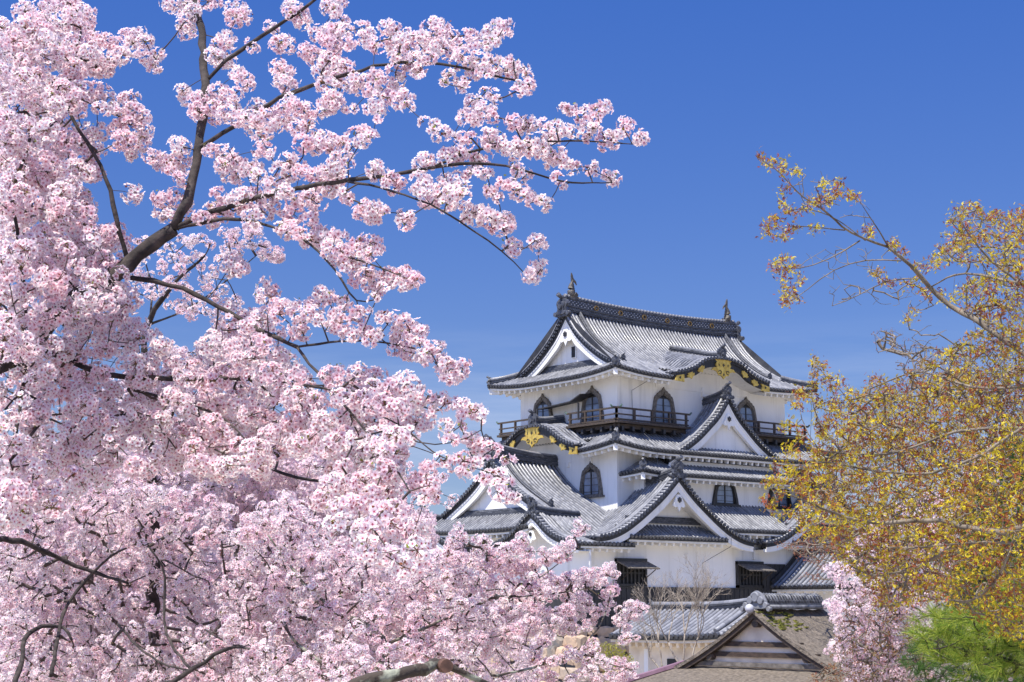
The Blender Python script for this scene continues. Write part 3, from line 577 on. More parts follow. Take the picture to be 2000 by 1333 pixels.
# --- ground storey: charred boards and awning windows
m=MB(); m.abox(-5.53,12.4,-2.48,-2.4,4.9,7.19); m.abox(10.22,12.4,-2.485,-2.4,7.19,8.73); m.abox(-5.53,-5.45,-2.4,14.1,4.9,7.1)
for x in np.arange(-5.4,12.4,.42): m.abox(x,x+.05,-2.52,-2.48,4.9,8.73 if x>10.2 else 7.19)
for z in(5.6,6.4,7.15): m.abox(-5.53,12.4,-2.53,-2.49,z-.03,z+.03)
m.build('board_cladding',[DARKB],castle)
for x0,x1 in((-2.49,-.02),(7.82,10.22)):
    m=MB(); m.abox(x0,x1,-2.62,-2.4,8.68,8.86); m.abox(x0,x1,-2.6,-2.4,7.2,7.36); m.abox(x0,x0+.14,-2.6,-2.4,7.2,8.8); m.abox(x1-.14,x1,-2.6,-2.4,7.2,8.8)
    w_=m.build('window',[BLACK],castle); m=MB(); m.abox(x0+.1,x1-.1,-2.43,-2.405,7.3,8.7); m.build('window_recess',[INSIDE],w_)
    m=MB()
    for x in np.linspace(x0+.3,x1-.3,7): m.abox(x-.05,x+.05,-2.52,-2.44,7.3,8.7)
    m.abox(x0,x1,-2.5,-2.46,7.95,8.05); m.build('lattice',[DARKB],w_)
    m=MB(); nn=V3(0,-1.05,-.42)/math.hypot(1.05,.42); up_=np.cross(X,nn); m.box(V3((x0+x1)/2+.05,-2.6,8.66)+nn*.56,X,nn,up_,(x1-x0)/2+.02,.56,.03)
    for k in range(5): m.box(V3(x0+.2+k*(x1-x0-.3)/4,-2.6,8.66)+nn*.56+up_*.04,X,nn,up_,.03,.56,.02)
    m.build('awning_board',[FRAME],w_)
    for x in(x0+.5,x1-.15): m=MB(); m.tube([(x,-2.45,7.6),(x,-3.5,8.2)],.03,5); m.build('awning_prop',[WOOD],w_)
for p in ((3.5,-2.4,8.9),(9.5,-2.4,9.3),(8.6,.99,20.0)): m=MB(); m.box(V3(*p)+V3(0,-.06,0),X,Y,Zv,.09,.06,.3); m.build('eave_box',[PLAS],castle)
for p in ((0,2.4,15.1),(0,4.6,15.0)): m=MB(); m.box(V3(*p)+V3(-.05,0,0),X,Y,Zv,.05,.14,.16); m.build('eave_box',[PLAS],castle)
for P in ([(2.6,-.62,20.3),(2.2,.93,19.6),(2.25,.93,17.5),(2.0,-1.5,15.9),(2.0,-1.6,12)],[(18.0,-.4,20.5),(17.9,-.1,16.5)],[(6.1,-3.75,10.4),(6.1,-3.7,9.7),(4.9,-2.42,8.7),(4.9,-2.42,7.2)]): m=MB(); m.tube(P,.018,4); m.build('lightning_wire',[ONI],castle)
# --- attached turret on the right
m=MB(); m.abox(12.4,15.2,-10,-2.4,0,7.2); m.build('wall',[PLAS],castle)
sk=MB(); md=MB(); mw=MB(); Z=lambda u,e:7.25+.62*np.asarray(e)+.05*np.asarray(e)**2
tiles(sk,V3(11.0,-10.8,0),Y,X,0,8.35,Z,lambda u:2.85,sp=.4,r=.11,endr=.13); tiles(sk,V3(16.7,-10.8,0),Y,-X,0,8.35,Z,lambda u:2.85,sp=.4,r=.11); eave_trim(md,mw,V3(11,-10.8,0),Y,X,0,8.35,Z,1.4,hipd=False,raf=.7)
t=sk.build('turret_roof',[TILE,PAN,ENDT],castle); md.build('eave_edge',[BLACK],t); mw.build('eave_soffit',[PLAS],t)
m=MB(); ridge(m,[(13.85,-10.9,9.4),(13.85,-6,9.35),(13.85,-2.5,9.4)],.45,.4); m.build('ridge',[RIDGE,TILE],t)
m=MB(); P=np.array([(11.2+q,-2.62,7.4+.62*q+.05*q*q+.1) for q in np.linspace(-.2,2.6,8)]); m.sweep(P,[(-.06,0),(-.06,.3),(.06,.3),(.06,0)]); m.build('roof_flashing_board',[DARKB],t)
fix(castle)
# --- stone base of the keep
def stone_base(name,label,x0,x1,y0,y1,z0,z1,bat,size=.95):
    m=MB(); rg=np.random.default_rng(3)
    for side in range(2):
        L_=(x1-x0) if side==0 else (y1-y0)
        z=z0
        while z<z1-.05:
            h=min(rg.uniform(.7,1.15)*size,z1-z); 
            if z1-(z+h)<.35: h=z1-z
            off=bat*(z1-z-h/2)/(z1-z0); u=-off
            while u<L_+off:
                w_=rg.uniform(.7,1.7)*size
                c=V3(x0+u+w_/2,y0-off,z+h/2) if side==0 else V3(x0-off,y0+u+w_/2,z+h/2)
                ax,ay=(X,Y) if side==0 else (Y,X)
                hh=h/2*.97; ww=w_/2*.97; dp=.35+rg.uniform(-.06,.1)
                k=9; a=np.arange(k)*2*math.pi/k+rg.uniform(-.28,.28,k); pw=rg.uniform(.4,.75); c=c+Zv*rg.uniform(-.12,.12); rx=np.abs(np.cos(a))**pw*np.sign(np.cos(a))*ww*1.12*rg.uniform(.82,1.08,k); rz=np.abs(np.sin(a))**pw*np.sign(np.sin(a))*hh*1.15*rg.uniform(.8,1.1,k)
                A=c+rx[:,None]*ax+rz[:,None]*Zv; B=c+rx[:,None]*.8*ax+rz[:,None]*.78*Zv-ay*dp*rg.uniform(.3,.5); Cc=c-ay*dp*.55
                tint=rg.choice([0,1,2,3],p=[.4,.3,.2,.1]); cl=[(.50,.36,.25,1),(.42,.33,.26,1),(.58,.40,.27,1),(.10,.11,.12,1)][tint]
                V=np.concatenate([A+ay*.3,A-ay*dp*.15,B,[Cc]]); V=V+rg.normal(0,.025,V.shape); Q=[]
                for i in range(k):
                    j=(i+1)%k; Q+=[(i,j,k+j,k+i),(k+i,k+j,2*k+j,2*k+i),(2*k+i,2*k+j,3*k)]
                m.add(V,Q,0,col=np.tile(cl,(len(V),1)),smooth=False); u+=w_
            z+=h
    m.add([(x0+.0,y0+.05,z1),(x1,y0+.05,z1),(x1,y1,z1),(x0,y1,z1),(x0-bat,y0-bat+.3,z0),(x1+bat,y0-bat+.3,z0),(x1+bat,y1,z0),(x0-bat+.3,y1,z0)],[(0,1,2,3),(0,4,5,1),(0,3,7,4),(1,5,6,2)],1,col=np.tile((.05,.045,.04,1),(8,1)))
    o=m.build(name,[STONE,INSIDE],None,{'label':label,'category':'stone wall'},color=True); return o
stone_base('stone_wall','sloping wall of large tan castle stones below the white keep',-5.5,12.3,-2.5,14.2,0,4.9,1.6)

# ================================================================ tile-roofed gate corridor in front of the keep
gate=thing('gatehouse','low cream walled gatehouse with blue-grey round tiled roof behind the bare tree','gatehouse',(-15,-22,0))
xr=-15.33; xe=-17.75
m=MB(); m.abox(xr-1.5,xr+1.5,-25.2,-19.0,0,4.55); m.build('wall',[CREAM],gate)
sk=MB(); md=MB(); mw=MB(); gz=lambda e:.42*np.asarray(e)+.03*np.asarray(e)**2
Z=lambda u,e:4.72+gz(e)+.12*max(0,1-u/3)**2
tiles(sk,V3(xe,-25.6,0),Y,X,0,6.9,Z,lambda u:2.42,r=.095); tiles(sk,V3(2*xr-xe,-25.6,0),Y,-X,0,6.9,Z,lambda u:2.42,r=.095)
eave_trim(md,mw,V3(xe,-25.6,0),Y,X,0,6.9,Z,1.0,hipd=False,raf=.42)
for k in range(10):
    e=.1+k*.25; sk.tube([(xe+e,-25.7,4.72+float(gz(e))+.12),(xe+e,-25.4,4.72+float(gz(e))+.12)],.075,7,0)
Q=np.array([(xe+e,-25.3,4.9+float(gz(e))+.12) for e in np.linspace(0,2.4,8)]); sk.tube(Q,.1,7,0)
t=sk.build('tiled_roof',[TILE,PAN,ENDT],gate); md.build('eave_edge',[BLACK],t); mw.build('eave_soffit',[CREAM],t)
m=MB(); P=np.array([(xr,y,5.86+.22*max(0,(-22-y)/3.5)**2) for y in np.linspace(-25.7,-19,12)]); ridge(m,P,.4,.24); m.build('ridge',[RIDGE,TILE],t)
for p_,o_ in((P[0],-Y),(P[-1],Y)): m=MB(); oni(m,p_+V3(0,0,-.1),o_,.62); m.build('ridge_end_tile',[ONI],t)
m=MB(); m.add([(xr-2.2,-25.5,4.7),(xr+2.2,-25.5,4.7),(xr,-25.5,5.85)],[(0,1,2)]); m.abox(xr-1.5,xr+1.5,-25.5,-25.2,0,4.7); m.build('gable_wall',[PLAS],gate)
m=MB(); m.abox(xr-1.56,xr-1.48,-22.1,-21.5,0,3.75); m.build('door',[INSIDE],gate)
m=MB(); m.abox(xr-1.62,xr-1.45,-20.35,-20.1,0,4.15); m.build('pillar',[PLAS],gate)
fix(gate)

# ================================================================ shingled gable building in the foreground
hut=thing('shingled_gatehouse','brown shingle roofed hut with timber striped gable and scrolled grey ridge end tile','hut',(-29,-39.2,0))
gx=-29.99; gy=-39.0; za=5.92; pr=lerp_prof([(0,5.92),(1,5.30),(2.1,4.70),(3.2,4.2),(4.0,3.88)])
m=MB(); th=.11
for sg in(-1,1):
    d=np.linspace(0,3.9,16); xs=np.linspace(gx-.25,gx+3.1,14); G=[]
    G=[[(x,gy+sg*q,float(pr(q))+.02*math.sin(x*9+q*5)) for x in xs] for q in d]; m.surf(G,0,flip=(sg>0))
    G2=[[(x,gy+sg*q,float(pr(q))-th) for x in xs] for q in d]; m.surf(G2,0,flip=(sg<0))
    for xx in(xs[0],xs[-1]): m.surf([[(xx,gy+sg*q,float(pr(q))),(xx,gy+sg*q,float(pr(q))-th)] for q in d],0)
    m.surf([[(x,gy+sg*3.9,float(pr(3.9))),(x,gy+sg*3.9,float(pr(3.9))-th)] for x in xs],0)
roof=m.build('shingle_roof',[SHING],hut)
m=MB()
for k in range(60):
    q=random.uniform(0,.9); x=gx+random.uniform(-.2,1.2); m.box((x,gy-.1-q,float(pr(q+.1))+.01),X,Y,Zv,random.uniform(.03,.08),random.uniform(.03,.1),.02)
m.build('moss',[MOSS],roof,{'kind':'stuff'})
m=MB()
for sg in(-1,1):
    d=np.linspace(0,3.95,14); m.surf([[(gx-.2,gy+sg*q,float(pr(q))-th-.01),(gx-.2,gy+sg*q,float(pr(q))-th-.15),(gx-.02,gy+sg*q,float(pr(q))-th-.15),(gx-.02,gy+sg*q,float(pr(q))-th-.01)] for q in d],0)
m.build('barge_board',[DWOOD],hut)
m=MB(); zz=[(gy-2.9,3.9),(gy-2.75,4.15)]; pts=[(q,float(pr(abs(q)))-th-.02) for q in np.linspace(-3.1,3.1,15)]
m.plate([(-3.1,3.9)]+pts+[(3.1,3.9)],(gx+.12,gy,0),Y,Zv,.1); m.abox(gx+.1,gx+2.9,gy-3,gy+3,0,4.0); m.build('gable_wall',[CREAM],hut)
for z,hw_ in((4.86,1.75),(4.54,2.4)):
    m=MB(); m.abox(gx-.03,gx+.09,gy-hw_,gy+hw_,z-.075,z+.075); m.build('tie_beam',[DWOOD],hut)
m=MB(); m.abox(gx-.06,gx+.1,gy-3.0,gy+3.0,4.17,4.3); m.build('sill_beam',[FRAME],hut)
for q in(-1,1):
    for d,z in((2.0,4.75-.28),(3.15,4.22-.25),(0,5.5)):
        if d==0 and q>0: continue
        m=MB(); m.tube([(gx-.15,gy+q*d,z+(0 if d else .0)),(gx+.5,gy+q*d,z)],.13,10); m.build('purlin_end',[WOOD],hut)
m=MB()                                              # tile ridge of the hut
P=np.array([(x,gy,5.93) for x in np.linspace(gx+.1,gx+2.9,8)])
m.sweep(P,[(-.3,0),(-.3,.1),(-.22,.12),(-.22,.26),(-.17,.3),(-.13,.38),(0,.42),(.13,.38),(.17,.3),(.22,.26),(.22,.12),(.3,.1),(.3,0)],0)
for q in(-1,1): m.tube([(gx+.0,gy+q*.3,6.0),(gx+3.0,gy+q*.3,6.0)],.07,8,0)
for x in np.arange(gx+.15,gx+2.8,.13): m.tube([(x,gy-.25,6.14),(x,gy-.15,6.34),(x,gy,6.40),(x,gy+.15,6.34),(x,gy+.25,6.14)],.04,5,0)
m.tube([(gx+2.95,gy-.3,6.08),(gx+2.95,gy+.3,6.08)],.09,8,0)
GT=tile_mat('weathered_tile',(.10,.105,.12),(.22,.225,.245),.5,dark=.0)
m.build('ridge',[mat('hut_ridge_tile',(.055,.057,.065),.5,(.20,.205,.225),5,bump=.5,bscale=14)],hut)
m=MB(); O=V3(gx-.1,gy,6.0)
for cx_,cz_,rr in((0,.3,.2),(-.22,.2,.15),(.22,.2,.15),(-.42,.05,.12),(.42,.05,.12),(-.55,-.06,.1),(.55,-.06,.1)):
    a=np.linspace(0,5.6,14); m.tube([O+Y*(cx_+rr*.62*math.cos(t)*(1 if cx_<=0 else -1))+Zv*(cz_+rr*.62*math.sin(t)) for t in a],rr*.26,7)
    m.tube([O+Y*cx_+Zv*cz_+X*.1,O+Y*cx_+Zv*cz_-X*.04],rr*.7,10)
m.plate([(x*.9,y) for x,y in((-.5,-.05),(-.4,.2),(-.2,.42),(0,.5),(.2,.42),(.4,.2),(.5,-.05))],O+X*.08,-Y,Zv,.12)
m.build('ridge_end_tile',[GT],hut)
m=MB(); a=np.linspace(-.5*math.pi,.5*math.pi,9); m.tube([V3(gx-.36,gy,5.95)+X*.14*math.sin(t) for t in a],[max(.005,.145*math.cos(t)) for t in a],16); m.build('ridge_ball',[mat('ball_tile',(.42,.43,.47),.45,(.5,.5,.54),6)],hut)
# pent roof below the gable
m=MB(); A=[]
ys=np.linspace(gy-4.2,gy+3.4,24); ee=np.linspace(0,3.6,10)
G=[[(gx+.2-q,(y if y<gy+3.3 else y+q*.45),4.16-.3*q+.012*math.sin(y*7)) for q in ee] for y in ys]; m.surf(G,0)
G=[[(gx+.2-q,y+q*.45,4.16-.3*q-.14) for q in ee] for y in ys]; m.surf(G,0,flip=True)
m.surf([[(gx+.2-ee[-1],y+1.6*(1 if y>=gy+3.3 else 0),4.16-.3*3.6),(gx+.2-ee[-1],y,4.16-.3*3.6-.14)] for y in ys],0)
pent=m.build('pent_roof',[SHING],hut)
m=MB(); P=np.array([(gx+.2-q,gy+3.42+q*.42,4.2-.3*q) for q in np.linspace(0,2.6,6)]); m.sweep(P,[(-.14,-.02),(-.12,.09),(.12,.09),(.14,-.02)]); m.build('ridge_cap',[CAPM],pent)
fix(hut)
# ================================================================ vegetation
def inpoly(P,x,y):
    P=np.asarray(P,float); c=np.zeros(np.shape(x),bool); j=len(P)-1
    for i in range(len(P)):
        xi,yi=P[i]; xj,yj=P[j]; cond=((yi>y)!=(yj>y))&(x<(xj-xi)*(y-yi)/(yj-yi+1e-12)+xi); c^=cond; j=i
    return c
def fill(poly,spacing,rng,jit=.5):                    # jittered grid of picture positions inside an outline
    P=np.array(poly,float); xs=np.arange(P[:,0].min(),P[:,0].max(),spacing); ys=np.arange(P[:,1].min(),P[:,1].max(),spacing*.87); out=[]
    for k,y in enumerate(ys):
        x=xs+(k%2)*spacing/2+rng.uniform(-jit,jit,len(xs))*spacing; yy=y+rng.uniform(-jit,jit,len(xs))*spacing
        m=inpoly(P,x,yy); out+=list(zip(x[m],yy[m]))
    return out
def atv(a): return np.array([at(*p) for p in a])
def grow(skel,attr,rng,step=.1,rt=.0022,power=.42,sag=0,wig=.03,maxr=.02):
    """skel: list of (points Nx3, radii N); attr: Mx3. Returns [(chain points, radii)]"""
    nodes=[];nr=[];chains=[];fixed=[]
    for P,r in skel:
        P=np.asarray(P,float); seg=np.linalg.norm(np.diff(P,axis=0),axis=1); t=np.concatenate(([0],np.cumsum(seg)))
        n=max(4,int(t[-1]/(step*1.0))); tt=np.linspace(0,t[-1],n)
        # smooth by Catmull-like cubic through numpy interpolation then averaging
        Q=np.stack([np.interp(tt,t,P[:,i]) for i in range(3)],1)
        for _ in range(2): Q[1:-1]=(Q[:-2]+2*Q[1:-1]+Q[2:])/4
        Q[1:-1]+=rng.normal(0,1,(n-2,3))*np.interp(tt[1:-1],t,r)[:,None]*.27
        rr=np.interp(tt,t,r)*rng.uniform(.86,1.14,n); fixed.append((Q,rr)); nodes.append(Q)
    N0=sum(len(q) for q in nodes); cap=N0+len(attr)*60+10
    pos=np.zeros((cap,3)); pos[:N0]=np.concatenate(nodes); par=np.full(cap,-1); owner=np.full(cap,-1); cnt=np.zeros(cap); n=N0
    attr=np.asarray(attr,float)
    d0=np.array([((pos[:N0]-a)**2).sum(1).min() for a in attr]) if len(attr) else []
    ch=[]
    for k in np.argsort(d0):
        a=attr[k]; d2=((pos[:n]-a)**2).sum(1); j=int(d2.argmin()); D=math.sqrt(d2[j])
        if D<step*.3: cnt[j]+=1; continue
        m=max(2,int(D/step)+1); p0=pos[j]; dirp=None
        if par[j]>=0: dirp=pos[j]-pos[par[j]]; dirp/=np.linalg.norm(dirp)+1e-9
        mid=(p0+a)/2+rng.normal(0,1,3)*D*.08+np.array([0,0,-sag*D])
        if dirp is not None: mid=mid*.82+(p0+dirp*D*.5)*.18
        t=np.linspace(0,1,m+1)[1:,None]; Q=(1-t)**2*p0+2*t*(1-t)*mid+t*t*a
        Q[:-1]+=rng.normal(0,1,(m-1,3))*wig*step
        ids=np.arange(n,n+m); pos[ids]=Q; par[ids[0]]=j; par[ids[1:]]=ids[:-1]; cnt[ids[-1]]+=1; ch.append((j,ids)); n+=m
    for i in range(n-1,N0-1,-1):
        if par[i]>=0: cnt[par[i]]+=cnt[i]
    out=[]
    for j,ids in ch:
        P=np.concatenate([pos[j][None],pos[ids]]); r=np.minimum(rt*np.maximum(cnt[ids],1)**power,maxr); r=np.concatenate(([r[0]*1.05],r)); out.append((P,r))
    return fixed,out
def tree_wood(root,fixed,chains,bark,twig,kf=10,kt=5,name='limb',knots=True):
    m=MB()
    for P,r in fixed: m.tube(P,r,kf,0,cap=True)
    m.build('trunk',[bark],root)
    if chains:
        m=MB()
        for P,r in chains: m.tube(P,r,kt,0,cap=False)
        m.build('twig',[twig],root,{'kind':'stuff'})
# templates -------------------------------------------------------------
def flower_tpl():
    V=[];C=[];Fc=[]
    for k in range(5):
        a=k*2*math.pi/5
        for (rr,w,z,c) in((.06,0,.0,0),(.60,.40,.16,1),(.93,.17,.26,2),(.93,-.17,.26,2),(.60,-.40,.16,1)):
            V.append((rr*math.cos(a)-w*math.sin(a),rr*math.sin(a)+w*math.cos(a),z)); C.append(c)
        b=k*5; Fc.append((b,b+4,b+3,b+2,b+1))
    b=len(V)
    for k in range(5): a=(k+.5)*2*math.pi/5; V.append((.21*math.cos(a),.21*math.sin(a),.11)); C.append(3)
    Fc.append(tuple(range(b,b+5)))
    return np.array(V),np.array(C),Fc
def simple_tpl():
    V=[((1 if k%2 else .62)*math.cos(k*math.pi/5),(1 if k%2 else .62)*math.sin(k*math.pi/5),.2 if k%2 else .1) for k in range(10)]+[(0,0,0)]
    return np.array(V),np.array([1,2]*5+[3]),[(k,(k+1)%10,(k+2)%10,10) for k in range(0,10,2)]
FT=flower_tpl(); ST=simple_tpl()
def frames(D,rng):
    D=D/(np.linalg.norm(D,axis=1,keepdims=True)+1e-9); n=len(D); Rr=rng.normal(size=(n,3)); A=np.cross(D,Rr); A/=np.linalg.norm(A,axis=1,keepdims=True)+1e-9; B=np.cross(D,A)
    return A,B,D
def instance(mb,tpl,P,D,S,cols,rng,m=0):
    V,C,Fc=tpl; A,B,Z=frames(D,rng); n=len(P); k=len(V)
    W=P[:,None]+S[:,None,None]*(V[None,:,0,None]*A[:,None]+V[None,:,1,None]*B[:,None]+V[None,:,2,None]*Z[:,None])
    cc=cols[np.arange(n)[:,None],C[None]]
    off=(np.arange(n)*k)[:,None,None]; by={}
    for f in Fc: by.setdefault(len(f),[]).append(f)
    base=mb.n
    for q,fs in by.items(): mb.f.append(((np.array(fs)[None]+off).reshape(-1,q)+base,m,False))
    mb.v.append(W.reshape(-1,3)); mb.uv.append(np.zeros((n*k,2))); mb.c.append(cc.reshape(-1,4)); mb.n+=n*k
def petal_cols(n,rng,simple=False,ball=None):
    t=rng.uniform(0,1,(n,1)); w=rng.uniform(0,1,(n,1))**2
    if ball is not None: t=np.clip(t*.5+ball,0,1.6); w=np.clip(w*.6+ball*.6,0,1)
    edge=np.array([.98,.945,.935])*(1-t*.5)+np.array([.96,.66,.745])*t*.5
    tip=edge*1.02; base=np.array([.88,.56,.66])*(1-w)+np.array([.66,.16,.30])*w
    cen=np.array([.50,.04,.13])*(1-w)+np.array([.45,.16,.12])*w if not simple else np.array([.74,.33,.46])*np.ones((n,1))
    o=np.ones((n,4,4)); o[:,0,:3]=base; o[:,1,:3]=edge; o[:,2,:3]=np.minimum(tip,.95); o[:,3,:3]=cen
    return o
def blossoms(root,P,Rr,rng,fr,tpl,dens=.85,name='blossom',simple=False,leaves=.25):
    """flower balls: centres P, radii Rr, flower radius fr"""
    P=np.asarray(P,float); Rr=np.asarray(Rr,float); k=np.maximum(6,(dens*4.6*(Rr/fr)**2)).astype(int); idx=np.repeat(np.arange(len(P)),k); n=len(idx)
    D=rng.normal(size=(n,3)); D/=np.linalg.norm(D,axis=1,keepdims=True)
    sh=Rr[idx]*rng.uniform(.74,1.04,n); Q=P[idx]+D*sh[:,None]*np.array([1.08,1.08,.92])
    N=D+rng.normal(0,.27,(n,3))
    m=MB(); instance(m,tpl,Q,N,fr*rng.uniform(.82,1.15,n),petal_cols(n,rng,simple,(rng.uniform(0,1,len(P))**1.5)[idx][:,None]),rng)
    o=m.build(name,[PETAL],root,{'kind':'stuff'},color=True)
    # flower stalks, buds and bronze young leaves at the ball centres
    m=MB(); sel=rng.uniform(size=n)<(.5 if not simple else .15); q=np.where(sel)[0]
    A=P[idx[q]]; B=Q[q]; T=B-A; S=np.cross(T,rng.normal(size=T.shape)); S/=np.linalg.norm(S,axis=1,keepdims=True)+1e-9; wd=fr*.07
    V=np.stack([A-S*wd,A+S*wd,B+S*wd*.8,B-S*wd*.8],1).reshape(-1,3); m.add(V,np.arange(len(V)).reshape(-1,4),0,col=np.tile((.16,.10,.035,1),(len(V),1)))
    nl=int(len(P)*leaves*6); 
    if nl:
        ii=rng.integers(0,len(P),nl); D=rng.normal(size=(nl,3)); D[:,2]=np.abs(D[:,2]); D/=np.linalg.norm(D,axis=1,keepdims=True)
        pp=P[ii]+D*Rr[ii][:,None]*rng.uniform(.3,1.15,nl)[:,None]; cl=np.where(rng.uniform(size=(nl,1))<.5,np.array([[.25,.28,.04]]),np.array([[.26,.09,.04]]))
        LT=(np.array([(0,0,0),(.35,.5,.1),(0,1.2,.2),(-.35,.5,.1)]),np.zeros(4,int),[(0,1,2,3)])
        c4=np.ones((nl,1,4)); c4[:,0,:3]=cl; instance(m,LT,pp,D+rng.normal(0,.5,D.shape),fr*rng.uniform(.5,1.0,nl),c4,rng)
    m.build('young_leaf',[LEAF],root,{'kind':'stuff'},color=True)
    return o
def zl(s,ox,oy,k=3.0303): return [(ox+float(a)/k,oy+float(b)/k,float(c)/k) for a,b,c in (t.split(',') for t in s.split())]
# ---------------------------------------------------------------- near cherry tree
EXA=[]
EXA+=zl("1000,20,50 1030,50,40 1110,20,55 1140,70,50 1100,130,60 1110,190,55 1080,150,40 1230,15,55 1270,20,40 1395,60,65 1400,110,65 1440,90,50 1330,230,55 1290,270,50 1270,330,55 1310,350,60 1350,370,45 1360,250,45 1730,40,55 1770,90,60 1790,130,50 1720,80,40 1600,160,40 1630,170,30 1500,290,35 1480,250,25 1950,40,60 1980,60,50 1880,200,55 1920,230,50 1980,170,50 1960,280,60 1650,260,55 1700,270,55 1680,240,40 1820,310,60 1880,350,60 1950,360,60 1990,420,60 1900,430,50 1930,500,60 1640,390,50 1680,430,60 1700,500,60 1730,470,45 1650,480,40 1400,440,50 1440,470,55 1470,500,40 1420,430,35 1080,540,45 1110,580,55 1170,600,60 1170,660,55 1190,690,40 1240,600,50 1290,540,60 1340,580,60 1390,560,45 1280,640,60 1340,680,60 1290,700,50 1400,660,50 1410,710,50 1520,640,60 1560,700,60 1480,700,50 1500,760,60 1580,770,55 1540,810,40 1620,680,50 1680,640,50 1720,600,45 1740,640,50 1800,660,60 1840,700,40 1640,740,50 1720,740,50 1770,770,55 1830,740,45 1940,620,60 1980,600,50 1920,660,40 620,240,50 680,270,60 720,330,60 760,220,60 820,200,50 860,250,50 790,260,50 850,330,50 890,360,55 940,320,40 920,400,40 570,240,60 560,370,70 620,400,70 510,350,50 640,350,60 690,380,40 460,530,50 520,540,60 590,540,60 640,580,40 560,600,50 480,590,50 760,600,60 790,570,40 730,640,60 800,660,60 700,690,60 770,740,70 850,700,50 700,770,60 850,770,50 740,830,70 830,850,60 690,850,50 770,900,50 840,810,50 600,650,50 660,640,40 780,930,30 785,1150,65 900,930,50 960,960,60 1020,950,60 1070,870,60 1040,840,40 1080,940,50 1090,1000,40 1060,1060,40 1000,1000,40 1090,1080,40 1060,1170,70 1090,1220,50 960,1190,55 940,1170,40 960,1260,50 1000,1290,50 1240,890,40 1290,900,45 1350,880,30 1340,940,60 1400,960,55 1360,1020,70 1410,1050,40 1320,980,50 1500,1000,55 1530,1040,50 1480,970,40 1450,1010,40 1580,880,50 1600,920,30 1530,890,40 1650,1000,50 1700,960,60 1760,980,60 1780,1020,50 1720,1040,50 1800,850,60 1860,870,60 1920,830,60 1960,850,50 1880,800,40 1940,890,40 1600,1100,50 1650,1120,60 1690,1140,50 1610,1160,50 1870,1050,60 1930,1010,50 1980,990,60 1990,1060,60 1900,1110,60 1960,1130,50 1800,1150,50 1760,1200,60 1840,1180,60 1880,1210,50 1290,1160,50 1330,1200,50 1380,1180,50 1440,1160,60 1500,1150,50 1260,1240,50 1320,1270,60 1380,1250,50 1460,1230,50 1520,1200,50 1560,1260,60 1500,1290,60 1620,1220,40 1680,1260,50 1740,1270,60 1700,1310,40 1840,1290,50 1140,1290,40 1190,1290,50 1250,1320,40",0,0)
